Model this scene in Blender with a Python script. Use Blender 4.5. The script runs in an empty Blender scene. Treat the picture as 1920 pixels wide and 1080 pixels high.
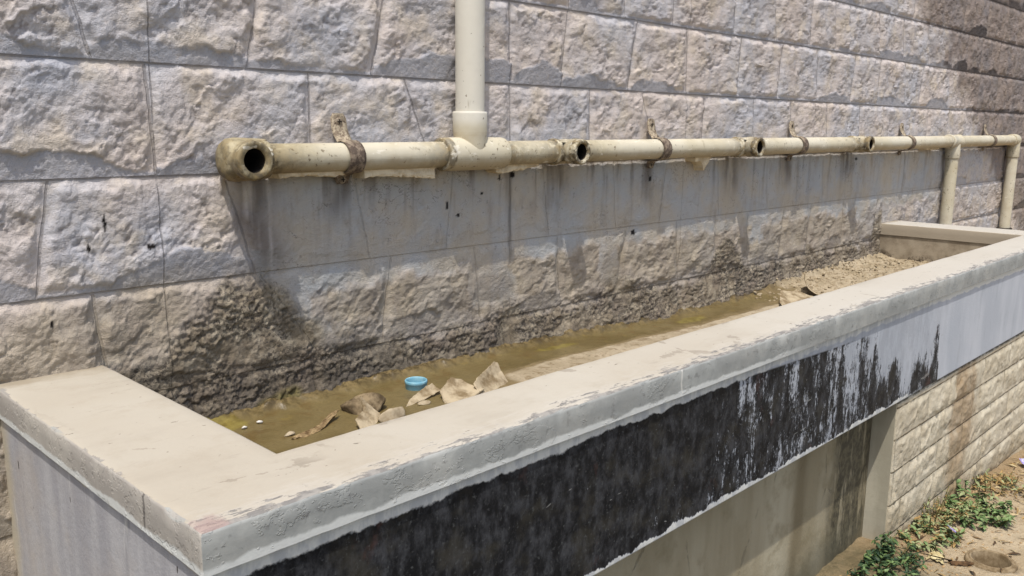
import bpy, bmesh, math, random
import numpy as np
from mathutils import Vector, Matrix

S = bpy.context.scene
COL = S.collection
# ------------------------------------------------------------------ camera
CAM_D = 1.572
cam = bpy.data.cameras.new("camera")
cam.sensor_width = 36.0
cam.lens = 1612.84 / 1920 * 36
cam.clip_start = 0.02
cam.clip_end = 500
camo = bpy.data.objects.new("camera", cam)
COL.objects.link(camo)
_yaw, _pit, _rol = [math.radians(a) for a in (45.638, 10.638, -0.501)]
_f = Vector((math.sin(_yaw) * math.cos(_pit), math.cos(_yaw) * math.cos(_pit), -math.sin(_pit)))
_r = Vector((math.cos(_yaw), -math.sin(_yaw), 0))
_d = _f.cross(_r)
_r2 = _r * math.cos(_rol) + _d * math.sin(_rol)
_d2 = -_r * math.sin(_rol) + _d * math.cos(_rol)
_m = Matrix((_r2, -_d2, -_f)).transposed().to_4x4()
_m.translation = (0, -CAM_D, 0)
camo.matrix_world = _m
S.camera = camo
# ------------------------------------------------------------------ light
SUN = Vector((-0.313, -0.261, 0.914)).normalized()
world = bpy.data.worlds.new("World")
S.world = world
world.use_nodes = True
wn = world.node_tree.nodes
sky = wn.new("ShaderNodeTexSky")
sky.sky_type = 'NISHITA'
sky.sun_disc = False
sky.sun_elevation = math.asin(SUN.z)
sky.sun_rotation = math.atan2(SUN.x, SUN.y) % (2 * math.pi)
sky.dust_density = 3.0
world.node_tree.links.new(sky.outputs[0], wn["Background"].inputs[0])
wn["Background"].inputs[1].default_value = 0.15
sl = bpy.data.lights.new("sun", 'SUN')
sl.energy = 3.0
sl.angle = math.radians(0.6)
sl.color = (1.0, 0.955, 0.89)
slo = bpy.data.objects.new("sun", sl)
COL.objects.link(slo)
slo.rotation_euler = SUN.to_track_quat('Z', 'Y').to_euler()
slo.location = SUN * 20
S.view_settings.view_transform = 'Standard'
S.view_settings.look = 'None'
S.view_settings.exposure = 0.38
S.view_settings.gamma = 1.0
rng = np.random.default_rng(7)
random.seed(7)


# ------------------------------------------------------------------ helpers
def lin(r, g, b):
    return tuple(((v / 255 + 0.055) / 1.055) ** 2.4 if v > 10 else v / 255 / 12.92 for v in (r, g, b)) + (1.0,)


class NB:
    """small shader builder"""
    def __init__(self, name, rough=0.9):
        self.m = bpy.data.materials.new(name)
        self.m.use_nodes = True
        self.t = self.m.node_tree
        self.b = self.t.nodes["Principled BSDF"]
        self.b.inputs["Roughness"].default_value = rough
        self.b.inputs["Specular IOR Level"].default_value = 0.25
        self.geo = self.t.nodes.new("ShaderNodeNewGeometry")
        self.P = self.geo.outputs["Position"]

    def put(self, sock, v):
        if isinstance(v, bpy.types.NodeSocket):
            self.t.links.new(v, sock)
        else:
            try:
                sock.default_value = v
            except Exception:
                sock.default_value = v[:3]

    def math(self, op, a, b=0.0, clamp=False):
        n = self.t.nodes.new("ShaderNodeMath")
        n.operation = op
        n.use_clamp = clamp
        self.put(n.inputs[0], a)
        self.put(n.inputs[1], b)
        return n.outputs[0]

    def add(self, a, b): return self.math('ADD', a, b)
    def sub(self, a, b): return self.math('SUBTRACT', a, b)
    def mul(self, a, b): return self.math('MULTIPLY', a, b)

    def step(self, x, lo, hi, a=0.0, b=1.0):
        n = self.t.nodes.new("ShaderNodeMapRange")
        n.interpolation_type = 'SMOOTHSTEP'
        self.put(n.inputs[0], x)
        for i, v in enumerate((lo, hi, a, b)):
            self.put(n.inputs[i + 1], v)
        return n.outputs[0]

    def scale(self, s, v=None):
        n = self.t.nodes.new("ShaderNodeMapping")
        self.put(n.inputs[0], v or self.P)
        n.inputs["Scale"].default_value = s
        return n.outputs[0]

    def rot(self, r, v=None):
        n = self.t.nodes.new("ShaderNodeMapping")
        self.put(n.inputs[0], v or self.P)
        n.inputs["Rotation"].default_value = r
        return n.outputs[0]

    def noise(self, scale, detail=3.0, rough=0.55, v=None, dist=0.0):
        n = self.t.nodes.new("ShaderNodeTexNoise")
        self.put(n.inputs["Vector"], v or self.P)
        n.inputs["Scale"].default_value = scale
        n.inputs["Detail"].default_value = detail
        n.inputs["Roughness"].default_value = rough
        n.inputs["Distortion"].default_value = dist
        return n.outputs[0]

    def voro(self, scale, v=None, feature='F1', out=0):
        n = self.t.nodes.new("ShaderNodeTexVoronoi")
        n.feature = feature
        self.put(n.inputs["Vector"], v or self.P)
        n.inputs["Scale"].default_value = scale
        return n.outputs[out]

    def mix(self, f, a, b, blend='MIX'):
        n = self.t.nodes.new("ShaderNodeMix")
        n.data_type = 'RGBA'
        n.blend_type = blend
        self.put(n.inputs[0], f)
        self.put(n.inputs[6], a)
        self.put(n.inputs[7], b)
        return n.outputs[2]

    def attr(self, name):
        n = self.t.nodes.new("ShaderNodeAttribute")
        n.attribute_name = name
        return n.outputs["Fac"]

    def xyz(self):
        n = self.t.nodes.new("ShaderNodeSeparateXYZ")
        self.put(n.inputs[0], self.P)
        return n.outputs

    def nrm(self):
        n = self.t.nodes.new("ShaderNodeSeparateXYZ")
        self.put(n.inputs[0], self.geo.outputs["True Normal"])
        return n.outputs

    def color(self, c):
        self.put(self.b.inputs["Base Color"], c)

    def rough(self, v):
        self.put(self.b.inputs["Roughness"], v)

    def bump(self, h, dist=0.002, strength=1.0, prev=None):
        n = self.t.nodes.new("ShaderNodeBump")
        n.inputs["Strength"].default_value = strength
        n.inputs["Distance"].default_value = dist
        self.put(n.inputs["Height"], h)
        if prev is not None:
            self.put(n.inputs["Normal"], prev)
        self.put(self.b.inputs["Normal"], n.outputs[0])
        return n.outputs[0]


def tag(o, label=None, cat=None, group=None, kind=None):
    for k, v in (("label", label), ("category", cat), ("group", group), ("kind", kind)):
        if v:
            o[k] = v
    return o


def empty(name, loc, label, cat, group=None):
    o = bpy.data.objects.new(name, None)
    o.empty_display_size = 0.05
    o.location = loc
    COL.objects.link(o)
    return tag(o, label, cat, group)


ORG = {}


def origin(o):
    p = Vector((0, 0, 0))
    while o is not None:
        p = p + Vector(o.location)
        o = o.parent
    return p


def link(name, me, mat, parent=None, loc=None, smooth=False):
    """mesh given in world coordinates; its origin goes to the parent's place (or loc)"""
    o = bpy.data.objects.new(name, me)
    COL.objects.link(o)
    if mat:
        me.materials.append(mat)
    base = origin(parent) if parent else Vector((0, 0, 0))
    if loc is not None:
        base = Vector(loc)
    me.transform(Matrix.Translation(-base))
    if parent:
        o.parent = parent
        o.location = base - origin(parent)
    else:
        o.location = base
    if smooth:
        me.polygons.foreach_set("use_smooth", [True] * len(me.polygons))
    me.update()
    return o


def grid_mesh(name, V, attrs=None):
    """V: (r, c, 3) array"""
    r, c = V.shape[:2]
    me = bpy.data.meshes.new(name)
    idx = np.arange(r * c).reshape(r, c)
    q = np.stack([idx[:-1, :-1], idx[:-1, 1:], idx[1:, 1:], idx[1:, :-1]], -1).reshape(-1, 4)
    me.vertices.add(r * c)
    me.vertices.foreach_set("co", V.reshape(-1).astype(np.float32))
    me.loops.add(q.size)
    me.loops.foreach_set("vertex_index", q.reshape(-1).astype(np.int32))
    me.polygons.add(len(q))
    me.polygons.foreach_set("loop_start", np.arange(0, q.size, 4, dtype=np.int32))
    me.polygons.foreach_set("loop_total", np.full(len(q), 4, dtype=np.int32))
    me.polygons.foreach_set("use_smooth", np.ones(len(q), dtype=bool))
    me.update()
    me.validate()
    for k, a in (attrs or {}).items():
        at = me.attributes.new(k, 'FLOAT', 'POINT')
        at.data.foreach_set("value", a.reshape(-1).astype(np.float32))
    return me


_perm = np.random.default_rng(3).permutation(1024)
_ang = np.random.default_rng(4).uniform(0, 2 * np.pi, 1024)
_gx, _gy = np.cos(_ang), np.sin(_ang)


def perlin(x, y, seed=0):
    x = np.asarray(x, float) + seed * 17.31
    y = np.asarray(y, float) + seed * 9.77
    xi, yi = np.floor(x).astype(int), np.floor(y).astype(int)
    xf, yf = x - xi, y - yi
    u, v = xf ** 3 * (xf * (xf * 6 - 15) + 10), yf ** 3 * (yf * (yf * 6 - 15) + 10)

    def g(i, j):
        h = _perm[(_perm[(xi + i) & 1023] + yi + j) & 1023]
        return _gx[h] * (xf - i) + _gy[h] * (yf - j)
    a = g(0, 0) * (1 - u) + g(1, 0) * u
    b = g(0, 1) * (1 - u) + g(1, 1) * u
    return (a * (1 - v) + b * v) * 1.5


def fbm(x, y, o=4, seed=0, gain=0.5):
    t, a, s = 0, 1.0, 0
    for i in range(o):
        t = t + a * perlin(x * 2 ** i, y * 2 ** i, seed + i)
        s += a
        a *= gain
    return t / s


def billow(x, y, o=3, seed=0, gain=0.5):
    t, a, s = 0, 1.0, 0
    for i in range(o):
        t = t + a * np.abs(perlin(x * 2 ** i, y * 2 ** i, seed + i))
        s += a
        a *= gain
    return t / s


def facets(x, y, seed=0):
    """broken-stone facets: every random cell carries its own small tilted plane"""
    xi, yi = np.floor(x).astype(int), np.floor(y).astype(int)
    best = np.full(np.shape(x), 9.0)
    out = np.zeros(np.shape(x))
    for i in (-1, 0, 1):
        for j in (-1, 0, 1):
            hh = _perm[(_perm[(xi + i + seed * 13) & 1023] + yi + j + seed * 7) & 1023]
            cx = xi + i + 0.5 + 0.45 * _gx[hh]
            cy = yi + j + 0.5 + 0.45 * _gy[hh]
            d = (x - cx) ** 2 + (y - cy) ** 2
            h2 = _perm[(hh + 331) & 1023]
            v = 0.45 * _gx[h2] + 0.9 * (_gx[_perm[h2]] * (x - cx) + (_gy[_perm[h2]] + 0.35) * (y - cy))
            near = d < best
            out = np.where(near, v, out)
            best = np.where(near, d, best)
    return out


def sm(lo, hi, x):
    t = np.clip((x - lo) / (hi - lo), 0, 1)
    return t * t * (3 - 2 * t)


def gauss(x, c, w):
    return np.exp(-((x - c) / w) ** 2)


def axis(lo, hi, f):
    out = [lo]
    while out[-1] < hi:
        out.append(out[-1] + f(out[-1]))
    return np.array(out)


def stone_relief(X, Z, bounds, joints, seed, lift=0.009, scar_h=0.062):
    """split-face stone field: returns height, stone coordinate, random tone, scar mask, distance to joints"""
    k = np.clip(np.searchsorted(bounds, Z[:, 0]) - 1, 0, len(bounds) - 2)
    U = np.zeros_like(X)
    D = np.zeros_like(X)
    DB = np.zeros_like(X)
    DT = np.zeros_like(X)
    tone = np.zeros_like(X)
    arch = np.zeros_like(X)
    warp = 0.0022 * perlin(X * 14, Z * 14, seed + 50) + 0.0012 * perlin(X * 45, Z * 45, seed + 51)
    Xw = X + warp
    for i in range(len(k)):
        J = joints[k[i]]
        zt, zb = bounds[k[i] + 1], bounds[k[i]]
        t = (zt - Z[i, 0]) / (zt - zb)
        xj = J[:, 0] + (J[:, 1] - J[:, 0]) * t
        n = np.clip(np.searchsorted(xj, Xw[i]) - 1, 0, len(xj) - 2)
        l, r = xj[n], xj[n + 1]
        f = np.clip((Xw[i] - l) / (r - l), 0.001, 0.999)
        U[i] = n + f
        dx = np.minimum(Xw[i] - l, r - Xw[i])
        D[i] = dx
        DB[i] = Z[i] - zb
        DT[i] = zt - Z[i]
        rs = np.random.default_rng(seed * 1000 + int(k[i]) * 77)
        q = rs.uniform(0, 1, (6, len(xj)))
        tone[i] = q[0][n]
        hm = np.where(q[1][n] < 0.3, 0.0, (0.25 + 0.75 * q[2][n]) * scar_h)
        c = 0.2 + 0.6 * q[3][n]
        w = 0.35 + 0.6 * q[4][n]
        arch[i] = hm * (1 - ((f - c) / w) ** 2)
    edge = np.minimum(np.minimum(D, DB), DT)
    wob = fbm(X * 30, Z * 30, 3, seed + 1)
    a = np.maximum(arch, 0.008) + (0.022 * fbm(X * 16, Z * 16, 4, seed + 2, 0.6)) * (arch > 0.010)
    scar = 1 - sm(-0.002, 0.003, DB - a)
    body = sm(0.002, 0.022, edge + 0.012 * wob) * (1 - scar)
    ca, sa = math.cos(0.55), math.sin(0.55)
    A, B = X * ca + Z * sa, -X * sa + Z * ca
    wa = 0.5 * fbm(X * 10, Z * 10, 3, seed + 3)
    chip = billow(A * 24 + wa, B * 52 + wa * 1.5, 3, seed + 4, 0.6)
    chip2 = billow(B * 40 + wa * 2, A * 46, 2, seed + 14)
    mid = fbm(X * 8, Z * 9, 3, seed + 8)
    fine = fbm(X * 95, Z * 110, 3, seed + 11, 0.65)
    act = sm(-0.28, 0.22, fbm(X * 9, Z * 10, 3, seed + 17))       # rugged and smoother patches
    # ledges where a flake came off: a slope broken by sharp little steps
    q = (mid * 1.5 + 0.35 * wob + 0.6 * fbm(X * 17, Z * 17, 2, seed + 18)) * 3.0
    fq = q - np.floor(q)
    terr = (np.floor(q) + sm(0.0, 0.30, fq)) / 3.0
    wb = 0.35 * fbm(X * 30, Z * 30, 3, seed + 33)
    fc = facets(A * 13 + wb * 1.3, B * 26 + wb * 1.3, seed + 40)
    fc2 = facets(A * 52 + wb * 3, B * 84 + wb * 3, seed + 41)
    pit = np.minimum(0, fbm(X * 70, Z * 70, 2, seed + 21) + 0.16)
    h = body * (lift * 0.75 + 0.0055 * terr + (0.25 + 0.75 * act) * (0.0034 * fc + 0.0012 * fc2 + 0.0040 * (chip - 0.2) + 0.0016 * (chip2 - 0.2)) + act * 0.002 * pit + 0.0011 * fine)
    h += (1 - body) * (0.0009 * fine + 0.0006 * mid) + scar * (0.0015 + (0.03 + 0.16 * tone) * np.clip(DB, 0, 0.06) + 0.002 * chip + 0.001 * fc)
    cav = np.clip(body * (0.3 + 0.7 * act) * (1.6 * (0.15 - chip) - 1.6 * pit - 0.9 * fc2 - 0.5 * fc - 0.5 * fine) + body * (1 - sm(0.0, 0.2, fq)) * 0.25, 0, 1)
    return dict(h=h, u=U, tone=tone, scar=scar, edge=edge, body=body, cav=cav, D=D, DB=DB, DT=DT)


# ------------------------------------------------------------------ materials
def stone_material():
    n = NB("split stone", 0.92)
    x, y, z = n.xyz()
    warm, cool, beige = lin(188, 177, 169), lin(174, 173, 176), lin(190, 177, 157)
    big = n.noise(3.1, 3)
    med = n.noise(11, 4, 0.6)
    c = n.mix(n.step(n.add(n.mul(big, 0.88), n.mul(n.attr("tone"), 0.12)), 0.38, 0.66), warm, cool)
    c = n.mix(n.mul(n.step(n.noise(6.5, 4, 0.6), 0.5, 0.68), 0.5), c, lin(150, 153, 162))
    c = n.mix(n.mul(n.step(med, 0.45, 0.7), 0.65), c, beige)
    c = n.mix(n.mul(n.attr("scar"), 0.75), c, lin(146, 148, 155))
    sp = n.noise(60, 4, 0.7)
    c = n.mix(n.mul(n.step(sp, 0.5, 0.75), 0.35), c, lin(205, 194, 184))
    c = n.mix(n.mul(n.step(n.noise(34, 3, 0.65), 0.56, 0.74), 0.35), c, lin(138, 130, 125))
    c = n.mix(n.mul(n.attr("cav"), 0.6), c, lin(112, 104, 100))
    c = n.mix(n.mul(n.step(n.noise(150, 3, 0.7), 0.60, 0.72), 0.4), c, lin(112, 105, 102))
    # fine cut lines: stone joints and the tiles' own straight joints
    ju = n.mul(n.math('PINGPONG', n.attr("u"), 0.5), 0.28)
    jm = n.sub(1.0, n.step(n.add(ju, n.mul(n.sub(med, 0.5), 0.002)), 0.0010, 0.0026))
    jz = n.mul(0.85, n.sub(1.0, n.step(n.attr("dz"), 0.0007, 0.0022)))
    jx = n.sub(1.0, n.step(n.attr("cut"), 0.0006, 0.0018))
    jj = n.math('MAXIMUM', n.math('MAXIMUM', n.mul(jm, 0.7), jz), n.mul(jx, 0.75))
    c = n.mix(n.mul(jj, n.step(n.noise(9, 3), 0.3, 0.6, 0.4, 0.75)), c, lin(92, 87, 85))
    # grime under the pipe, with the pipe's cast shadow painted in grey
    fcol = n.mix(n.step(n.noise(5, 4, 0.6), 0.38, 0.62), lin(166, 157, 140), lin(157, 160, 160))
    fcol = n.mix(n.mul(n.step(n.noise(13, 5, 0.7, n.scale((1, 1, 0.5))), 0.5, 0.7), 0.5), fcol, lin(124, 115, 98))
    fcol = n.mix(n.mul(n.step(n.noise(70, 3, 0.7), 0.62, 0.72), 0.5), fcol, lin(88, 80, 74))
    c = n.mix(n.mul(n.attr("shade_film"), 0.78), c, fcol)
    ck = n.math('ABSOLUTE', n.sub(n.noise(9, 5, 0.62, n.scale((1, 1, 1.5))), 0.5))
    ckm = n.mul(n.sub(1.0, n.step(ck, 0.001, 0.006)), n.step(n.noise(4.5, 2, 0.5), 0.52, 0.6))
    c = n.mix(n.mul(n.mul(ckm, n.attr("shade_film")), 0.6), c, lin(78, 72, 70))
    c = n.mix(n.mul(n.attr("streak_and_shade"), 0.75), c, lin(74, 62, 50))
    # brown weathering of the far end
    br = n.attr("brown")
    c = n.mix(n.mul(br, 0.72), c, n.mix(n.step(n.noise(9, 4, 0.65), 0.42, 0.62), lin(112, 97, 87), lin(82, 72, 66)))
    c = n.mix(n.mul(n.mul(br, n.attr("scar")), 0.7), c, lin(56, 50, 48))
    # silt crust near the basin floor
    mo = n.attr("moss")
    crust = n.mix(n.step(n.noise(26, 5, 0.7), 0.38, 0.66), lin(116, 104, 84), lin(160, 149, 128))
    crust = n.mix(n.step(n.noise(9, 3), 0.5, 0.68), crust, lin(118, 106, 90))
    spk = n.mul(n.step(n.noise(120, 4, 0.7, None, 0.8), 0.48, 0.58), n.step(n.noise(8, 4, 0.65), 0.36, 0.56))
    crust = n.mix(n.mul(spk, 0.85), crust, lin(40, 34, 28))
    dkp = n.mul(n.step(n.add(z, n.mul(n.sub(n.noise(9, 5, 0.7), 0.5), 0.35)), -0.42, -0.56), n.sub(1.0, n.step(x, 0.95, 1.7)))
    crust = n.mix(n.mul(dkp, n.step(n.noise(45, 5, 0.75), 0.40, 0.56, 0.25, 0.8)), crust, lin(48, 41, 31))
    crust = n.mix(n.mul(n.attr("wet"), 0.6), crust, lin(70, 61, 42))
    crust = n.mix(n.mul(n.attr("cav2"), 0.7), crust, lin(40, 34, 28))
    c = n.mix(n.mul(mo, 0.92), c, crust)
    c = n.mix(n.mul(n.attr("silt"), 0.85), c, n.mix(n.step(n.noise(12, 4, 0.65), 0.4, 0.62), lin(154, 142, 120), lin(126, 114, 94)))
    c = n.mix(n.mul(n.attr("algae"), 0.55), c, n.mix(n.step(n.noise(40, 3), 0.4, 0.6), lin(84, 75, 36), lin(126, 115, 62)))
    c = n.mix(n.attr("spot"), c, lin(22, 18, 17))
    n.color(c)
    n.rough(n.step(n.mul(n.attr("wet"), mo), 0.2, 1.0, 0.92, 0.5))
    hb = n.add(n.mul(n.noise(150, 4, 0.65), 0.6), n.mul(n.noise(420, 2), 0.25))
    b1 = n.bump(hb, 0.0050, 0.9)
    n.bump(n.mul(jj, -1.0), 0.003, 0.8, b1)
    return n.m


def rim_material():
    n = NB("dusty rim concrete", 0.88)
    x, y, z = n.xyz()
    nz = n.nrm()[2]
    top = n.step(nz, 0.75, 0.95)
    dust = n.mix(n.step(n.noise(2.2, 3), 0.35, 0.7), lin(166, 158, 143), lin(173, 167, 154))
    dust = n.mix(n.mul(n.step(n.noise(16, 5, 0.65), 0.5, 0.75), 0.35), dust, lin(152, 142, 125))
    dust = n.mix(n.mul(n.step(x, 0.8, 2.6), 0.6), dust, lin(178, 174, 165))
    dust = n.mix(n.mul(n.step(n.noise(4.5, 5, 0.65, n.scale((0.6, 1.4, 1))), 0.52, 0.7), 0.3), dust, lin(146, 138, 124))
    stn = n.step(n.noise(22, 5, 0.7, n.rot((0, 0, 0.3), n.scale((0.5, 2, 1)))), 0.60, 0.70)
    dust = n.mix(n.mul(stn, 0.25), dust, lin(136, 129, 116))
    vr = n.voro(2.6, None, 'DISTANCE_TO_EDGE')
    hl = n.mul(n.sub(1.0, n.step(n.add(vr, n.mul(n.sub(n.noise(12, 5, 0.7), 0.5), 0.2)), 0.0, 0.006)), n.step(n.noise(3, 2), 0.5, 0.6))
    dust = n.mix(n.mul(hl, 0.4), dust, lin(112, 102, 88))
    dust = n.mix(n.mul(n.step(n.noise(300, 2, 0.6), 0.62, 0.78), 0.25), dust, lin(160, 146, 126))
    speck = n.step(n.noise(48, 3, 0.6, n.scale((1, 1.6, 1))), 0.69, 0.73)
    dust = n.mix(n.mul(speck, 0.75), dust, lin(92, 84, 74))
    grey = n.mix(n.step(n.noise(14, 5, 0.6), 0.35, 0.68), lin(134, 136, 133), lin(154, 156, 152))
    grey = n.mix(n.mul(n.step(n.noise(55, 3, 0.6), 0.58, 0.7), 0.6), grey, lin(108, 108, 106))
    grey = n.mix(n.mul(n.step(n.noise(7, 4, 0.6), 0.5, 0.75), 0.3), grey, lin(170, 166, 156))
    # worn front edge: brushed strokes running back from the lip
    e = n.sub(y, -0.747)
    br = n.noise(26, 5, 0.72, n.rot((0, 0, 0.25), n.scale((0.8, 3.2, 1))))
    lim = n.add(n.mul(n.sub(br, 0.485), 0.16), n.add(0.003, n.mul(n.step(n.noise(3, 2), 0.35, 0.7), 0.012)))
    wear = n.sub(1.0, n.step(n.sub(e, lim), -0.003, 0.003))
    wear = n.mul(wear, n.sub(1.0, n.step(e, 0.035, 0.07)))
    el = n.sub(x, 0.376)
    liml = n.mul(n.sub(n.noise(30, 4, 0.7), 0.52), 0.06)
    wear = n.math('MAXIMUM', wear, n.sub(1.0, n.step(n.sub(el, liml), -0.002, 0.003)))
    white = n.mul(n.step(n.sub(e, n.add(lim, 0.04)), 0.0, -0.04), 0.28)
    dust = n.mix(white, dust, lin(186, 182, 174))
    tc = n.mix(n.mul(wear, 0.85), dust, n.mix(n.step(n.noise(60, 3), 0.4, 0.6), lin(108, 106, 104), lin(138, 135, 130)))
    # pinkish chipped corner
    cd = n.math('SQRT', n.add(n.math('POWER', n.sub(x, 0.39), 2.0), n.math('POWER', n.add(y, 0.735), 2.0)))
    pk = n.sub(1.0, n.step(n.add(cd, n.mul(n.sub(n.noise(40, 3), 0.5), 0.05)), 0.015, 0.03))
    tc = n.mix(n.mul(pk, 0.8), tc, lin(150, 130, 124))
    # back end dirt against the wall
    bd = n.mul(n.step(n.add(y, n.mul(n.sub(n.noise(20, 3), 0.5), 0.08)), -0.05, -0.005), 0.6)
    tc = n.mix(bd, tc, lin(126, 112, 88))
    side = n.mix(n.mul(n.step(n.noise(10, 4, 0.6, n.scale((0.6, 1, 0.8))), 0.45, 0.75), 0.3), grey, lin(168, 165, 156))
    lf = n.step(n.nrm()[0], -0.5, -0.9)
    side = n.mix(n.mul(lf, 0.85), side, n.mix(n.step(n.noise(9, 4, 0.6, n.scale((1, 1, 0.4))), 0.4, 0.62), lin(152, 146, 138), lin(168, 162, 152)))
    inner = n.step(y, -0.7, -0.6)
    side = n.mix(n.mul(n.mul(inner, n.step(x, 2.5, 3.0)), 0.8), side, lin(150, 138, 118))
    jr1 = n.sub(1.0, n.step(n.math('ABSOLUTE', n.sub(n.sub(x, 1.285), n.mul(n.sub(n.noise(30, 3), 0.5), 0.01))), 0.0012, 0.003))
    side = n.mix(n.mul(jr1, 0.7), side, lin(196, 194, 186))
    jr2 = n.mul(lf, n.sub(1.0, n.step(n.math('ABSOLUTE', n.sub(n.add(y, 0.60), n.mul(n.sub(n.noise(40, 3), 0.5), 0.01))), 0.001, 0.004)))
    side = n.mix(n.mul(jr2, 0.8), side, lin(88, 84, 80))
    # white lime along the lip's lower edge of the near half
    zz = n.add(z, n.mul(n.sub(n.noise(18, 4, 0.6), 0.5), 0.022))
    lime = n.mul(n.sub(1.0, n.step(zz, -0.471, -0.466)), n.sub(1.0, n.step(x, 1.5, 1.9)))
    side = n.mix(n.mul(lime, 0.9), side, lin(196, 198, 194))
    n.color(n.mix(top, side, tc))
    h = n.add(n.mul(n.noise(90, 4, 0.6), 0.5), n.mul(wear, -0.5))
    n.bump(h, 0.0018, 0.7)
    return n.m


def panel_material():
    n = NB("stained front panel", 0.6)
    x, y, z = n.xyz()
    front = n.step(n.nrm()[1], -0.6, -0.9)
    paint = n.mix(n.step(n.noise(6, 4, 0.6, n.scale((1, 1, 0.35))), 0.4, 0.65), lin(164, 169, 176), lin(178, 182, 188))
    paint = n.mix(n.mul(n.step(n.noise(26, 4, 0.6, n.scale((1, 1, 0.25))), 0.56, 0.72), 0.35), paint, lin(140, 146, 152))
    # black algae / bitumen coat
    blk = n.mix(n.step(n.noise(38, 5, 0.7, n.scale((1, 1, 0.6))), 0.4, 0.7), lin(18, 19, 22), lin(62, 63, 66))
    blk = n.mix(n.mul(n.step(n.noise(11, 4, 0.65), 0.5, 0.7), 0.55), blk, lin(58, 55, 47))
    blk = n.mix(n.mul(n.step(n.noise(7, 5, 0.7, n.scale((1, 1, 0.7))), 0.6, 0.72), 0.55), blk, lin(80, 54, 48))
    blk = n.mix(n.mul(n.step(n.noise(130, 4, 0.7), 0.56, 0.72), 0.55), blk, lin(84, 86, 86))
    # where the paint shows: falls off to the right, in vertical runs
    run = n.noise(20, 7, 0.74, n.scale((1, 1, 0.24)))
    run2 = n.noise(85, 5, 0.75, n.scale((1, 1, 0.38)))
    rr = n.add(n.mul(run, 0.65), n.mul(run2, 0.35))
    pa = n.mul(n.sub(n.noise(4.5, 3, 0.6), 0.5), 0.42)
    t = n.add(n.mul(n.step(x, 1.05, 1.9), 0.09), n.mul(n.step(n.add(x, n.mul(pa, 0.3)), 2.66, 2.80), 0.7))
    up = n.mul(n.step(n.add(z, n.mul(pa, 0.2)), -0.72, -0.54), n.mul(n.step(x, 1.7, 2.35), 0.25))
    f = n.add(n.add(rr, t), n.add(up, n.mul(pa, n.step(x, 1.0, 1.5))))
    show = n.step(n.add(f, n.mul(n.sub(n.noise(190, 4, 0.75, n.scale((1, 1, 0.6))), 0.5), 0.30)), 0.625, 0.70)
    # crust along the top and bottom edges
    nn = n.noise(20, 5, 0.65)
    zt = n.add(z, n.mul(n.sub(nn, 0.5), 0.03))
    crust = n.step(zt, -0.500, -0.496)
    crust_in = n.step(n.sub(z, n.mul(n.step(x, 1.2, 2.2), -0.022)), -0.493, -0.488)
    zb = n.add(z, n.mul(n.sub(n.noise(16, 5, 0.7, n.scale((1, 1, 0.3))), 0.52), 0.05))
    low = n.mul(n.sub(1.0, n.step(zb, -0.741, -0.737)), n.sub(1.0, n.step(x, 2.42, 2.6)))
    show = n.math('MAXIMUM', show, n.math('MAXIMUM', n.math('MAXIMUM', crust, crust_in), low))
    edgec = n.mix(n.math('MAXIMUM', crust, low), paint, lin(206, 206, 200))
    edgec = n.mix(n.mul(n.sub(1.0, n.step(x, 2.5, 2.8)), n.step(n.noise(30, 4, 0.7, n.scale((1, 1, 0.4))), 0.4, 0.6, 0.1, 0.6)), edgec, lin(146, 150, 156))
    c = n.mix(show, blk, edgec)
    # a few scratches
    scr = n.step(n.noise(9, 2, 0.4, n.rot((0, 0.5, 0), n.scale((1, 1, 5))), 1.2), 0.74, 0.755)
    c = n.mix(n.mul(scr, 0.5), c, lin(150, 150, 146))
    greyb = n.mix(n.step(n.noise(12, 4), 0.4, 0.6), lin(134, 124, 104), lin(92, 82, 64))
    wet = n.step(n.add(z, n.mul(n.sub(n.noise(15, 4), 0.5), 0.08)), -0.54, -0.58)
    greyb = n.mix(n.mul(wet, n.step(n.noise(20, 4, 0.7), 0.42, 0.52)), greyb, lin(58, 48, 36))
    n.color(n.mix(front, greyb, c))
    n.rough(n.step(show, 0, 1, 0.65, 0.85))
    n.b.inputs["Specular IOR Level"].default_value = 0.15
    n.bump(n.add(n.mul(show, 0.8), n.mul(n.noise(110, 4, 0.65), 0.7)), 0.0014, 0.7)
    return n.m


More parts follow.
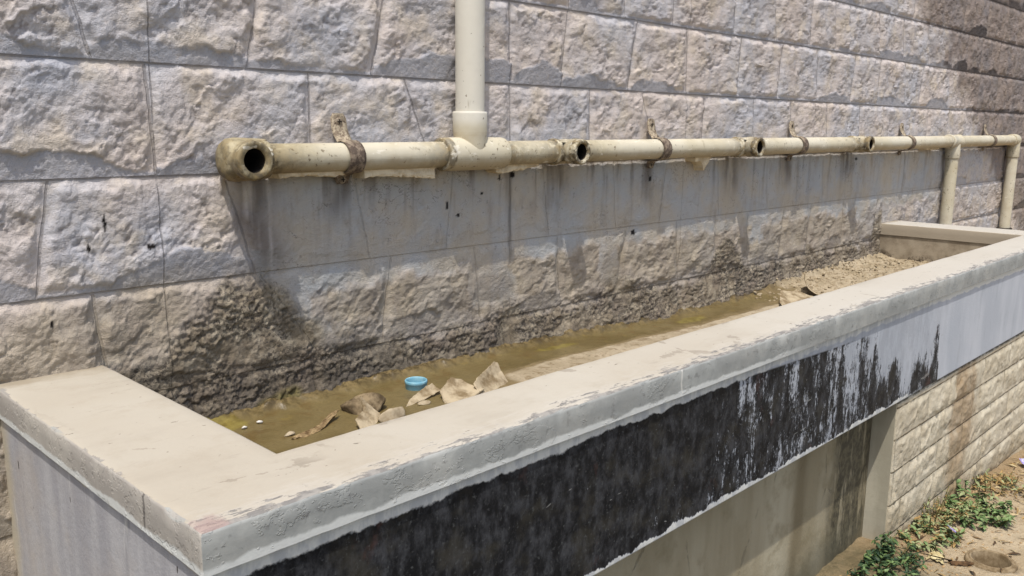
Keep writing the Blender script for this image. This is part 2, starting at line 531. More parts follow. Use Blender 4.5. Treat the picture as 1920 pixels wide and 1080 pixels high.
def side_material():
    n = NB("whitewashed side panel", 0.85)
    x, y, z = n.xyz()
    st = n.scale((1, 1, 0.14))
    c = n.mix(n.step(n.noise(16, 5, 0.65, st), 0.36, 0.66), lin(150, 149, 152), lin(168, 167, 168))
    c = n.mix(n.mul(n.step(n.noise(5, 4, 0.6), 0.45, 0.7), 0.5), c, lin(170, 160, 148))
    c = n.mix(n.mul(n.step(n.noise(34, 4, 0.6, st), 0.62, 0.7), 0.6), c, lin(206, 204, 198))
    dk = n.mul(n.step(n.noise(26, 3, 0.6, n.scale((1, 1, 0.12))), 0.63, 0.68), n.step(y, -0.45, -0.65))
    c = n.mix(n.mul(dk, 0.75), c, lin(84, 86, 88))
    c = n.mix(n.step(n.noise(46, 2, 0.5, n.scale((1, 1, 0.4))), 0.735, 0.75), c, lin(66, 60, 56))
    top = n.step(n.add(z, n.mul(n.sub(n.noise(25, 4), 0.5), 0.014)), -0.489, -0.485)
    c = n.mix(n.mul(top, 0.85), c, lin(196, 190, 176))
    bd = n.step(n.add(y, n.mul(n.sub(n.noise(14, 3), 0.5), 0.05)), -0.06, -0.01)
    c = n.mix(n.mul(bd, 0.7), c, lin(176, 164, 136))
    inner = n.step(n.nrm()[0], -0.2, 0.2)
    ci = n.mix(n.step(n.noise(11, 5, 0.65), 0.36, 0.66), lin(120, 108, 88), lin(152, 140, 118))
    lw = n.step(n.add(z, n.mul(n.sub(n.noise(13, 4), 0.5), 0.10)), -0.545, -0.585)
    ci = n.mix(n.mul(lw, n.step(n.noise(24, 4, 0.7), 0.45, 0.53)), ci, lin(56, 46, 36))
    farx = n.step(x, 2.0, 3.0)
    farc = n.mix(n.step(n.noise(11, 5, 0.65), 0.36, 0.66), lin(128, 116, 98), lin(156, 145, 126))
    farc = n.mix(n.mul(lw, n.step(n.noise(24, 4, 0.7), 0.47, 0.53)), farc, lin(56, 46, 36))
    c = n.mix(inner, c, ci)
    c = n.mix(farx, c, farc)
    n.color(c)
    n.bump(n.add(n.noise(90, 4, 0.6), n.mul(top, 0.8)), 0.0016, 0.7)
    return n.m


def base_material():
    n = NB("stained base concrete", 0.85)
    x, y, z = n.xyz()
    st = n.scale((1, 1, 0.2))
    c = n.mix(n.step(n.noise(5, 4, 0.6, st), 0.36, 0.66), lin(140, 130, 106), lin(166, 158, 136))
    c = n.mix(n.mul(n.step(n.noise(13, 4, 0.6), 0.5, 0.7), 0.5), c, lin(118, 108, 82))
    # algae run beside the pier
    d = n.math('ABSOLUTE', n.sub(n.sub(x, 2.29), n.mul(n.sub(n.noise(6, 3, 0.6, st), 0.5), 0.35)))
    al = n.mul(n.sub(1.0, n.step(d, 0.05, 0.15)), n.step(n.noise(40, 4, 0.7, st), 0.30, 0.5))
    c = n.mix(n.mul(al, 0.85), c, n.mix(n.step(n.noise(50, 3), 0.4, 0.6), lin(44, 40, 30), lin(80, 74, 56)))
    d2 = n.math('ABSOLUTE', n.sub(n.sub(x, 1.99), n.mul(n.sub(n.noise(6, 3, 0.6, st), 0.5), 0.2)))
    al2 = n.mul(n.sub(1.0, n.step(d2, 0.01, 0.06)), 0.55)
    c = n.mix(al2, c, lin(100, 88, 64))
    low = n.step(n.add(z, n.mul(n.sub(n.noise(10, 4), 0.5), 0.2)), -1.05, -1.2)
    c = n.mix(n.mul(low, 0.6), c, lin(86, 84, 68))
    # hairline cracks
    v = n.voro(4.5, n.scale((1, 1, 0.6)), 'DISTANCE_TO_EDGE')
    cr = n.mul(n.sub(1.0, n.step(n.add(v, n.mul(n.sub(n.noise(14, 4, 0.7), 0.5), 0.14)), 0.002, 0.010)), n.step(n.noise(5, 2), 0.45, 0.6))
    c = n.mix(n.mul(cr, 0.4), c, lin(74, 68, 54))
    n.color(c)
    n.bump(n.sub(n.noise(70, 5, 0.65), n.mul(cr, 0.6)), 0.0022, 0.7)
    return n.m


def pier_material():
    n = NB("cream stone tile", 0.9)
    x, y, z = n.xyz()
    c = n.mix(n.step(n.noise(8, 4, 0.6), 0.36, 0.66), lin(182, 172, 150), lin(195, 187, 167))
    c = n.mix(n.mul(n.step(n.noise(40, 4, 0.7), 0.5, 0.75), 0.4), c, lin(160, 146, 116))
    c = n.mix(n.mul(n.attr("cav"), 0.5), c, lin(112, 100, 78))
    d = n.math('ABSOLUTE', n.sub(n.sub(x, 3.05), n.mul(n.sub(n.noise(5, 4, 0.6, n.scale((1, 1, 0.4))), 0.5), 0.7)))
    st = n.sub(1.0, n.step(d, 0.03, 0.16))
    c = n.mix(n.mul(st, 0.6), c, lin(128, 100, 64))
    low = n.step(n.add(n.add(z, n.mul(n.sub(x, 2.5), 0.075)), n.mul(n.sub(n.noise(10, 4), 0.5), 0.2)), -1.06, -1.2)
    c = n.mix(n.mul(low, 0.55), c, lin(134, 114, 78))
    ju = n.mul(n.math('PINGPONG', n.attr("u"), 0.5), 0.25)
    jm = n.sub(1.0, n.step(ju, 0.0012, 0.003))
    jz = n.sub(1.0, n.step(n.attr("dz"), 0.001, 0.004))
    brk = n.step(n.noise(30, 3), 0.36, 0.55)
    jj = n.mul(n.math('MAXIMUM', n.mul(jm, 0.6), jz), brk)
    c = n.mix(n.mul(jj, 0.75), c, lin(86, 74, 54))
    n.color(c)
    b1 = n.bump(n.noise(110, 4, 0.65), 0.003, 0.8)
    n.bump(n.mul(jj, -1.0), 0.004, 0.8, b1)
    return n.m


def mud_material():
    n = NB("basin mud", 0.7)
    x, y, z = n.xyz()
    dryn = n.add(n.attr("dry"), n.mul(n.sub(n.noise(9, 4, 0.6), 0.5), 0.6))
    wetc = n.mix(n.step(n.noise(6, 3), 0.4, 0.65), lin(108, 95, 63), lin(93, 80, 48))
    wetc = n.mix(n.mul(n.step(n.noise(20, 4, 0.65), 0.52, 0.66), 0.5), wetc, lin(90, 70, 38))
    wetc = n.mix(n.mul(n.step(n.noise(15, 3, 0.6), 0.62, 0.72), 0.7), wetc, lin(116, 100, 56))
    dryc = n.mix(n.step(n.noise(12, 4, 0.6), 0.4, 0.62), lin(144, 131, 107), lin(160, 147, 124))
    midc = n.mix(n.step(n.noise(14, 4, 0.65), 0.42, 0.62), lin(118, 103, 74), lin(104, 90, 62))
    c = n.mix(n.step(dryn, 0.2, 0.45), wetc, midc)
    c = n.mix(n.step(dryn, 0.55, 0.75), c, dryc)
    c = n.mix(n.mul(n.attr("bank"), 0.8), c, n.mix(n.step(n.noise(60, 4, 0.7), 0.42, 0.6), lin(60, 50, 34), lin(120, 104, 72)))
    c = n.mix(n.mul(n.step(n.noise(130, 4, 0.7), 0.5, 0.68), 0.4), c, lin(84, 70, 44))
    c = n.mix(n.mul(n.mul(n.step(dryn, 0.55, 0.75), n.step(n.noise(34, 5, 0.7), 0.52, 0.62)), 0.6), c, lin(104, 86, 58))
    bits = n.step(n.noise(55, 3, 0.6, n.rot((0, 0, 0.5), n.scale((0.6, 1.6, 1)))), 0.70, 0.73)
    c = n.mix(n.mul(bits, 0.8), c, lin(62, 50, 32))
    c = n.mix(n.attr("algae"), c, n.mix(n.step(n.noise(45, 3), 0.4, 0.6), lin(104, 92, 36), lin(136, 124, 60)))
    n.color(c)
    n.rough(n.step(dryn, 0.15, 0.5, 0.32, 0.92))
    n.bump(n.noise(80, 5, 0.65), 0.0025, 0.6)
    return n.m


def pvc_material():
    n = NB("weathered cream pvc", 0.5)
    x, y, z = n.xyz()
    c = n.mix(n.step(n.noise(5, 4, 0.6), 0.36, 0.66), lin(184, 175, 150), lin(194, 187, 167))
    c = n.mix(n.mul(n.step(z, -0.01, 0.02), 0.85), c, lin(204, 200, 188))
    scrt = n.mul(n.step(n.noise(34, 4, 0.7, n.scale((1, 1, 0.12))), 0.66, 0.70), n.step(n.noise(9, 3), 0.45, 0.6))
    c = n.mix(n.mul(scrt, 0.4), c, lin(128, 114, 88))
    c = n.mix(n.mul(n.step(n.noise(64, 3, 0.6), 0.68, 0.71), 0.7), c, lin(92, 78, 58))
    near = n.sub(1.0, n.step(x, 0.85, 1.05))
    near = n.mul(near, n.sub(1.0, n.step(z, 0.0, 0.02)))
    c = n.mix(n.mul(near, 0.7), c, n.mix(n.step(n.noise(16, 4, 0.6), 0.4, 0.6), lin(156, 143, 108), lin(130, 118, 86)))
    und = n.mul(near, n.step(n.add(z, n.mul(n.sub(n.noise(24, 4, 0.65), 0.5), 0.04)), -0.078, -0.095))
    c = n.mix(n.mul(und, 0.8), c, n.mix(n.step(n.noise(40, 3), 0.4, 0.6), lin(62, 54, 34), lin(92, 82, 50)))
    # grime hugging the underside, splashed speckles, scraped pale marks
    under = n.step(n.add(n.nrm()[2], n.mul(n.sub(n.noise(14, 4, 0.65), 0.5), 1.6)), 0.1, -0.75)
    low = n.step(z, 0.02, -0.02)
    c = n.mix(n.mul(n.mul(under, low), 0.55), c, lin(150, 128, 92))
    sp = n.mul(n.step(n.noise(90, 3, 0.65), 0.60, 0.68), n.step(n.noise(7, 3), 0.45, 0.6))
    c = n.mix(n.mul(n.mul(sp, low), 0.75), c, lin(82, 66, 46))
    rg = n.mul(n.attr("grime"), n.step(n.noise(45, 4, 0.7), 0.34, 0.52))
    c = n.mix(n.mul(rg, 0.85), c, n.mix(n.step(n.noise(60, 3), 0.4, 0.6), lin(58, 48, 34), lin(116, 98, 62)))
    c = n.mix(n.mul(n.mul(n.step(n.noise(42, 3, 0.6, n.scale((0.6, 1, 1))), 0.64, 0.69), low), 0.7), c, lin(212, 206, 190))
    n.color(c)
    n.rough(n.step(n.noise(20, 3), 0.3, 0.7, 0.38, 0.65))
    n.bump(n.add(n.noise(45, 4, 0.6), n.mul(rg, 0.8)), 0.0016, 0.5)
    return n.m


def rust_material():
    n = NB("rusty painted strap", 0.8)
    c = n.mix(n.step(n.noise(70, 4, 0.7), 0.42, 0.6), lin(88, 76, 66), lin(132, 118, 102))
    x, y, z = n.xyz()
    up = n.step(n.add(z, n.mul(n.sub(n.noise(40, 3), 0.5), 0.04)), -0.045, -0.02)
    c = n.mix(n.mul(up, 0.75), c, n.mix(n.step(n.noise(110, 3, 0.7), 0.4, 0.62), lin(186, 173, 148), lin(124, 110, 92)))
    c = n.mix(n.mul(n.step(n.noise(130, 3, 0.6), 0.56, 0.66), 0.8), c, lin(66, 50, 40))
    n.color(c)
    n.bump(n.noise(160, 4, 0.7), 0.0015, 0.8)
    return n.m


def plain(name, a, b, scale=30, rough=0.85, bump=0.001, stretch=None):
    n = NB(name, rough)
    v = n.scale(stretch) if stretch else None
    c = n.mix(n.step(n.noise(scale, 4, 0.65, v), 0.36, 0.66), lin(*a), lin(*b))
    n.color(c)
    if bump:
        n.bump(n.noise(scale * 3, 4, 0.65), bump, 0.7)
    return n.m


def ground_material():
    n = NB("sandy ground", 0.95)
    x, y, z = n.xyz()
    c = n.mix(n.step(n.noise(4, 4, 0.6), 0.36, 0.66), lin(156, 140, 113), lin(170, 155, 129))
    c = n.mix(n.mul(n.step(n.noise(24, 5, 0.7), 0.5, 0.68), 0.5), c, lin(138, 116, 86))
    bits = n.step(n.noise(60, 3, 0.65, n.rot((0, 0, 0.4), n.scale((0.7, 1.5, 1)))), 0.66, 0.70)
    c = n.mix(n.mul(bits, 0.7), c, lin(100, 78, 52))
    c = n.mix(n.mul(n.step(n.noise(110, 4, 0.7), 0.52, 0.66), 0.5), c, lin(112, 92, 64))
    c = n.mix(n.mul(n.step(n.noise(9, 4, 0.65), 0.55, 0.7), 0.4), c, lin(128, 108, 78))
    near = n.step(n.add(y, n.mul(n.sub(n.noise(12, 4), 0.5), 0.14)), -0.86, -0.78)
    c = n.mix(n.mul(near, 0.6), c, lin(128, 104, 70))
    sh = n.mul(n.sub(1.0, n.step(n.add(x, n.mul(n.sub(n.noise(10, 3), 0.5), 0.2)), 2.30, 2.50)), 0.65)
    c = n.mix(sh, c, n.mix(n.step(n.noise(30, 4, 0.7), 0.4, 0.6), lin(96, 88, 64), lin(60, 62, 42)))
    n.color(c)
    n.bump(n.add(n.noise(55, 5, 0.7), n.mul(n.noise(14, 3), 1.5)), 0.009, 0.9)
    return n.m


def leaf_material(name, a, b):
    n = NB(name, 0.55)
    c = n.mix(n.step(n.noise(35, 3, 0.6), 0.36, 0.64), lin(*a), lin(*b))
    n.color(c)
    return n.m


M_STONE = stone_material()
M_RIM = rim_material()
M_PANEL = panel_material()
M_SIDE = side_material()
M_BASE = base_material()
M_PIER = pier_material()
M_MUD = mud_material()
M_PVC = pvc_material()
M_RUST = rust_material()
M_GROUND = ground_material()
M_SCREW = plain("dull screw", (110, 96, 80), (150, 138, 120), 120, 0.5)
M_BORE = plain("shaded bore", (12, 10, 8), (34, 27, 19), 60, 0.9)  # near-black colour paints in the darkness inside the open outlets
M_PLASTER = plain("cream plaster", (214, 200, 172), (184, 166, 136), 28, 0.9, 0.003)

# ------------------------------------------------------------------ ground
GZ0 = -1.2
DRX, DRY = 2.575, -0.968


def ground_z(x, y):
    z = GZ0 - 0.075 * (np.clip(x, 2.45, 4.2) - 2.45)
    z = z + 0.012 * fbm(x * 3, y * 3, 3, 31) + 0.005 * fbm(x * 14, y * 14, 3, 33)
    near = sm(-0.93, -0.74, y) * sm(1.8, 2.3, x)
    z = z - 0.08 * sm(0.066, 0.054, np.hypot(x - DRX, y - DRY))
    return z + near * (0.02 + 0.015 * fbm(x * 9, y * 9, 3, 35))


gx = np.concatenate([[-60, -25, -10, -4, -1.5, 0, 1, 1.6], np.arange(2.0, 4.6, 0.012), [5, 6, 8, 12, 25, 60]])
gy = np.concatenate([[-60, -25, -10, -5, -3, -2], np.arange(-1.6, -0.5, 0.012), [0, 2, 8, 25, 60]])
GX, GY = np.meshgrid(gx, gy)
o = link("ground", grid_mesh("ground", np.stack([GX, GY, ground_z(GX, GY)], -1)), M_GROUND)
tag(o, "pale sandy ground at the foot of the trough", None, None, "structure")

# ------------------------------------------------------------------ stone wall
bounds = np.array([-1.42, -1.2, -1.0, -0.85, -0.697, -0.497, -0.296, -0.0952, 0.105, 0.3065, 0.497, 0.698, 0.90, 1.10, 1.30, 1.52, 1.75])
known = {
    9: [(1.81, 1.812), (2.04, 2.06), (2.31, 2.30), (2.66, 2.661), (2.93, 2.958), (3.226, 3.219), (3.42, 3.455), (3.555, 3.576), (3.853, 3.884), (4.127, 4.159), (4.441, 4.483)],
    8: [(0.53, 0.576), (0.905, 0.865), (1.205, 1.161), (1.589, 1.591), (1.81, 1.783), (2.122, 2.081), (2.38, 2.393), (2.715, 2.70), (3.008, 2.985), (3.288, 3.31), (3.648, 3.616), (3.913, 3.893), (4.19, 4.224)],
    7: [(0.667, 0.674), (1.002, 1.003), (1.252, 1.33), (1.591, 1.593), (1.91, 1.914), (2.155, 2.23), (2.50, 2.49), (2.819, 2.84), (3.10, 3.12), (3.407, 3.43), (3.725, 3.745), (3.972, 4.02), (4.304, 4.33)],
    6: [(0.491, 0.454), (0.807, 0.862), (1.105, 1.146), (1.40, 1.373), (1.594, 1.596), (1.715, 1.746), (2.025, 2.043), (2.30, 2.265), (2.60, 2.62), (2.942, 2.96), (3.20, 3.19), (3.405, 3.424)],
    5: [(0.546, 0.565), (0.87, 1.01), (1.206, 1.175), (1.466, 1.49), (1.78, 1.80), (2.10, 2.05), (2.365, 2.39), (2.60, 2.62), (2.82, 2.845), (3.10, 3.08)],
}
wj = []
jr = np.random.default_rng(21)
for k in range(len(bounds) - 1):
    L = list(known.get(k, [(0.4, 0.42)]))
    while L[-1][0] < 9.6:
        x = L[-1][0] + jr.uniform(0.2, 0.38)
        L.append((x, x + jr.uniform(-0.04, 0.04)))
    while L[0][0] > -2.2:
        x = L[0][0] - jr.uniform(0.25, 0.42)
        L.insert(0, (x, x + jr.uniform(-0.04, 0.04)))
    wj.append(np.array(L))


def xs(x):
    fw = max(x * 0.715 + 1.1, 1.4)
    if x < 0.2:
        return 0.012
    return min(0.0025 * (fw / 1.5) ** 1.75, 0.0090)


def zs_(z):
    return 0.0030 if -0.68 < z < 0.66 else 0.014


wx = axis(-1.2, 9.2, xs)
wz = axis(-1.38, 1.72, zs_)
for b in bounds[1:-1]:
    wz = wz[np.abs(wz - b) > 0.003]
    wz = np.concatenate([wz, [b - 0.0012, b + 0.0012]])
wz = np.sort(wz)
X, Z = np.meshgrid(wx, wz)
st = stone_relief(X, Z, bounds, wj, 5)
h = st["h"]
PZ = -0.0665 + 0.0023 * (X - 0.8)                     # pipe line
nb = fbm(X * 4, Z * 4, 3, 61)
nb2 = fbm(X * 13, Z * 13, 3, 62)
# flat strip where the pipe runs; smoothed grey band under it paints the pipe's shadow
near_pipe = gauss(Z, PZ - 0.005, 0.045) * sm(0.74, 0.84, X) * (1 - sm(5.9, 6.1, X))
shade_film = sm(0.80, 0.98, X - 0.05 * nb - 0.04 * nb2) * (1 - sm(-0.115, -0.085, Z)) * sm(-0.362, -0.335, Z + 0.035 * nb2 + 0.02 * nb + 0.02 * fbm(X * 30, Z * 10, 3, 66)) * (1 - 0.8 * sm(4.5, 5.0, X))
# smoothed grey columns painting the shadows of the riser tee and outlets
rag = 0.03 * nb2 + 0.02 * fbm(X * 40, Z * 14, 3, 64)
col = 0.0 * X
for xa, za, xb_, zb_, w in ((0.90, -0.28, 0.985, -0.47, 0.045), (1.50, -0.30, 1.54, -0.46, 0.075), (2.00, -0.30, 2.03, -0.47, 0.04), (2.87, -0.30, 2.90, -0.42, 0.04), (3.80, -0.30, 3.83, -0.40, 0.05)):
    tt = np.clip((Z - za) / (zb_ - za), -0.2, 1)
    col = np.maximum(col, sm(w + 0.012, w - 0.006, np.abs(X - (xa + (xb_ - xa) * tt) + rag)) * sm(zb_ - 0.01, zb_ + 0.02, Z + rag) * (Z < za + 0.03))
shade_film = np.maximum(shade_film, 0.9 * col)
clampflat = 0.85 * np.max(np.stack([gauss(X, c, 0.035) * gauss(Z, -0.03, 0.075) for c in (1.066, 2.190, 3.088, 4.175, 5.41)]), 0)
flat = np.clip(np.maximum(np.maximum(0.65 * near_pipe, 0.64 * shade_film), clampflat), 0, 1)
cr = np.abs(fbm(X * 7, Z * 9, 3, 70))
h = h * (1 - flat) + flat * (0.005 + 0.0012 * nb2 - 0.0015 * (1 - sm(0.0, 0.012, cr)) * sm(0.1, 0.3, fbm(X * 3, Z * 3, 2, 71)))
# silt crust rising from the basin floor
zb = -0.485 + 0.035 * nb + 0.025 * nb2
zb = zb + 0.20 * gauss(X, 0.84, 0.14) + 0.05 * gauss(X, 0.60, 0.12) + 0.05 * gauss(X, 1.12, 0.10) + 0.05 * gauss(X, 1.62, 0.10) + 0.06 * gauss(X, 2.06, 0.10) + 0.13 * gauss(X, 2.68, 0.09) + 0.02 * gauss(X, 3.4, 0.3) + 0.14 * gauss(X, 4.03, 0.07)
zb = zb - 0.12 * (1 - sm(0.44, 0.52, X))
moss = (1 - sm(-0.045, 0.035, Z - zb + 0.05 * fbm(X * 16, Z * 16, 4, 87, 0.65))) * sm(0.50, 0.56, X) * (1 - sm(4.04, 4.08, X))
lumpn = billow(X * 38 + nb2, Z * 46 + nb, 3, 80, 0.62)
lump2 = billow(X * 80, Z * 80, 2, 85)
patch = sm(-0.22, 0.16, fbm(X * 7, Z * 9, 3, 88) + 0.25 * (1 - sm(-0.60, -0.45, Z)))
fl = facets(X * 75 + nb2 * 3, Z * 95 + nb * 3, 86)
crust_h = 0.004 + 0.006 * nb + patch * (0.007 * (lumpn - 0.18) + 0.007 * (lump2 - 0.2) + 0.0028 * fl) + 0.002 * fbm(X * 70, Z * 70, 2, 90)
foot = sm(-0.52, -0.62, Z) * sm(0.5, 0.6, X) * (1 - sm(4.04, 4.08, X))
h = h * (1 - moss) + moss * np.maximum(crust_h + 0.7 * h, 0.0)
h = h + foot * (0.018 + 0.008 * nb2)
cav2 = np.clip(patch * (sm(0.20, 0.06, lumpn) + 0.8 * sm(0.16, 0.04, lump2) - 0.3 * fl), 0, 1)
wet = sm(-0.50, -0.60, Z + 0.05 * nb2) * (1 - sm(1.3, 2.2, X + 0.3 * nb)) 
silt = sm(-0.24, -0.38, Z + 0.06 * nb + 0.03 * nb2) * 0.85 * (1 - shade_film) * (1 - 0.7 * sm(3.6, 4.4, X))
# runs of dirt
sx = fbm(X * 26, Z * 2.2, 4, 95, 0.65)
streak_and_shade = sm(0.02, 0.42, sx + 0.1 * nb2) * np.exp(-np.clip(PZ - 0.03 - Z, 0, 9) / 0.09) * (Z < PZ) * sm(0.82, 0.9, X) * (1 - sm(4.6, 5, X))
for xc, w, dz_ in ((0.862, 0.045, 0.26), (1.592, 0.007, 0.30), (1.78, 0.035, 0.10), (2.19, 0.03, 0.10), (2.69, 0.05, 0.12), (1.07, 0.03, 0.08), (3.10, 0.04, 0.10), (3.62, 0.06, 0.09)):
    xx = X - xc - 0.02 * perlin(X * 0 + xc * 9, Z * 12, 97) * (w > 0.01) - (0.10 * np.clip(-0.1 - Z, 0, 1) if xc < 0.9 else 0)
    streak_and_shade = np.maximum(streak_and_shade, gauss(xx, 0, w) * sm(-0.25, 0.3, sx + 0.2) * sm(-0.1 - dz_ - 0.06, -0.1 - dz_ * 0.4, Z) * (Z < PZ + 0.02) * 0.95)
# cast shadows below tee and first outlet, painted in at the crust's top edge
shade_blot = np.maximum(gauss(X, 1.53, 0.09) * gauss(Z, -0.41, 0.035), gauss(X, 2.04, 0.06) * gauss(Z, -0.42, 0.07))
streak_and_shade = np.maximum(streak_and_shade, 0.45 * sm(0.25, 0.5, shade_blot + 0.25 * nb2))
streak_and_shade = np.maximum(streak_and_shade, 0.8 * sm(0.12, 0.4, fbm(X * 14, Z * 5, 3, 99)) * gauss(X, 0.63, 0.03) * gauss(Z, 0.0, 0.07))
streak_and_shade = np.maximum(streak_and_shade, 0.5 * sm(0.05, 0.5, fbm(X * 20, Z * 6, 3, 98)) * sm(0.42, 0.34, X) * (Z < -0.4))
brown = sm(-0.12, 0.16, X - (5.26 - 1.62 * Z) + 0.35 * nb + 0.12 * nb2)
algae = np.maximum(gauss(X, 0.90, 0.06) * gauss(Z, -0.575, 0.03), gauss(X, 0.74, 0.06) * gauss(Z, -0.62, 0.03)) 
algae = sm(0.35, 0.6, algae + 0.4 * nb2) * sm(0.45, 0.55, X)
spot = np.zeros_like(X)
for xc, zc, rx, rz in ((1.3755, -0.188, 0.0035, 0.011), (1.41, -0.215, 0.006, 0.005), (0.575, -0.175, 0.003, 0.016), (0.545, -0.215, 0.003, 0.008), (0.653, -0.222, 0.008, 0.006), (1.60, -0.122, 0.008, 0.008), (1.55, -0.128, 0.004, 0.008), (2.205, -0.155, 0.008, 0.008), (1.49, -0.165, 0.004, 0.004), (3.72, -0.125, 0.012, 0.006), (0.475, -0.34, 0.003, 0.008), (2.13, -0.315, 0.012, 0.008)):
    spot = np.maximum(spot, sm(1.4, 0.6, ((X - xc) / rx) ** 2 + ((Z - zc) / rz) ** 2 + 0.9 * fbm(X * 160, Z * 160, 2, 100)))
dz = np.minimum(st["DB"], st["DT"])
cutx = np.min(np.stack([np.abs(X - c + 0.0015 * perlin(X * 0, Z * 20, int(c * 10))) for c in (-0.24, 0.675, 1.592, 2.388, 3.30, 4.215, 5.13)]), 0)
cutx = np.minimum(cutx, 0.02)
Y = -h
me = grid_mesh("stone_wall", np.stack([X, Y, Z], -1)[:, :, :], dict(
    u=st["u"], tone=st["tone"], scar=st["scar"] * (1 - moss) * (1 - shade_film), cav=st["cav"] * (1 - flat), dz=dz, cut=cutx, shade_film=shade_film, streak_and_shade=np.clip(streak_and_shade, 0, 1),
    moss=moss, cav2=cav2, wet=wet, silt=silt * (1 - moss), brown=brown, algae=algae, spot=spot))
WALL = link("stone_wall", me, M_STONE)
WALL.data.transform(Matrix.Translation((0, 0, 0)))
tag(WALL, "tall wall of rough split grey and pinkish stone blocks behind the trough", "wall")


def wall_y(x, z):
    i = min(np.searchsorted(wz, z), len(wz) - 1)
    j = min(np.searchsorted(wx, x), len(wx) - 1)
    return float(-h[i, j])


# ------------------------------------------------------------------ trough
TX0, TX1, TYF, TZ = 0.376, 4.235, -0.747, -0.427
trough = empty("water_trough", (2.3, -0.37, GZ0), "long concrete water trough with dusty cream rim and black stained front", "trough")


def rim_mesh():
    prof = [(0.0, -0.478), (0.0, -0.45), (0.0, -0.4315), (0.010, -0.4280), (0.03, -0.427)]
    prof += [(s, -0.427) for s in (0.08, 0.16, 0.3, 0.45, 0.6, 0.75, 0.88)]
    prof += [(0.97, -0.427), (0.993, -0.4285), (1.0, -0.432), (1.0, -0.455), (1.0, -0.478)]
    rows = []
    wl, wf, wr = 0.18, 0.152, 0.185
    npts = []
    for s, z in prof:
        xl, yf, xr = TX0 + wl * s, TYF + wf * s, TX1 - wr * s
        a = [(xl, y) for y in np.linspace(-0.006, yf, 90)[:-1]]
        b = [(x, yf) for x in xl + (xr - xl) * np.linspace(0, 1, 700) ** 1.35][:-1]
        c = [(xr, y) for y in np.linspace(yf, -0.006, 40)]
        rows.append([(p[0], p[1], z) for p in a + b + c])
    V = np.array(rows)
    # chipped arrises and a slightly uneven trowelled top
    x, y = V[:, :, 0], V[:, :, 1]
    V[:, :, 2] += 0.0012 * fbm(x * 7, y * 7, 3, 110) + 0.0004 * fbm(x * 40, y * 40, 2, 111)
    chip = np.clip(fbm(x * 18, y * 18, 3, 115) - 0.08, 0, 1)
    for r, a in ((2, 0.006), (3, 0.010), (4, 0.003)):
        V[r, :, 2] -= a * chip[r]
    V[2:4, :, 1] += (0.004 * chip[2:4]) * (np.abs(y[2:4] - TYF) < 0.02)
    lip = 0.0009 * fbm(x * 9, V[:, :, 2] * 30, 3, 117)
    V[:3, :, 1] += lip[:3] * (np.abs(y[:3] - TYF) < 0.01)
    return grid_mesh("rim", V)


rim = link("rim", rim_mesh(), M_RIM, trough)
# underside of the rim closes the slab
bm = bmesh.new()


def bm_box(bm, x0, x1, y0, y1, z0, z1):
    v = [bm.verts.new((x, y, z)) for z in (z0, z1) for y in (y0, y1) for x in (x0, x1)]
    for f in ((0, 2, 3, 1), (4, 5, 7, 6), (0, 1, 5, 4), (2, 6, 7, 3), (0, 4, 6, 2), (1, 3, 7, 5)):
        bm.faces.new([v[i] for i in f])


def bm_mesh(bm, name, bevel=0.0):
    if bevel:
        bmesh.ops.bevel(bm, geom=bm.edges[:], offset=bevel, segments=2, affect='EDGES', profile=0.5)
    bmesh.ops.recalc_face_normals(bm, faces=bm.faces)
    me = bpy.data.meshes.new(name)
    bm.to_mesh(me)
    bm.free()
    return me


def box_part(name, mat, parent, x0, x1, y0, y1, z0, z1, bevel=0.002):
    bm = bmesh.new()
    bm_box(bm, x0, x1, y0, y1, z0, z1)
    return link(name, bm_mesh(bm, name, bevel), mat, parent)


bm.free()
box_part("front_panel", M_PANEL, trough, 0.386, 4.225, -0.737, -0.600, -0.747, -0.4775, 0.003)
box_part("side_panel", M_SIDE, trough, 0.3865, 0.552, -0.5995, -0.002, -0.747, -0.4775, 0.002)
sp = box_part("side_panel", M_SIDE, trough, 4.055, 4.2245, -0.5995, -0.002, -0.747, -0.4775, 0.002)
sp["label"] = "dirty brown far end panel"
box_part("basin_floor", M_BASE, trough, 0.5525, 4.0545, -0.5995, -0.001, -0.747, -0.68, 0.001)
# the near end panel carries a whitewashed skin down to the base, seen on its left face
box_part("end_skin", M_SIDE, trough, 0.3835, 0.3862, -0.7375, -0.001, -1.30, -0.4785, 0.0005)
box_part("base_wall", M_BASE, trough, 0.3865, 2.419, -0.662, -0.52, -1.32, -0.7485, 0.002)

# stone tiled pier under the far half
pb = np.array([-1.46, -1.36, -1.262, -1.165, -1.068, -0.966, -0.868, -0.772, -0.757])
pj = []
jr = np.random.default_rng(33)
for k in range(len(pb) - 1):
    L = [(1.9 + jr.uniform(0, 0.2),) * 2]
    while L[-1][0] < 5.0:
        x = L[-1][0] + jr.uniform(0.14, 0.40)
        L.append((x, x + jr.uniform(-0.008, 0.008)))
    pj.append(np.array(L))
px = axis(2.42, 4.224, lambda v: 0.005)
pz = axis(-1.40, -0.7575, lambda v: 0.005)
for b in pb[1:-1]:
    pz = pz[np.abs(pz - b) > 0.0035]
    pz = np.concatenate([pz, [b - 0.0015, b + 0.0015]])
pz = np.sort(pz)
PX, PZZ = np.meshgrid(px, pz)
ps = stone_relief(PX, PZZ, pb, pj, 9, lift=0.007, scar_h=0.035)
ph = ps["h"] * 0.8 * sm(2.42, 2.432, PX + 0.004 * fbm(PZZ * 40, PX * 40, 2, 5))
PYY = -0.7285 - ph
V = np.stack([PX, PYY, PZZ], -1)
att = dict(u=ps["u"], cav=ps["cav"], dz=np.minimum(ps["DB"], ps["DT"]))
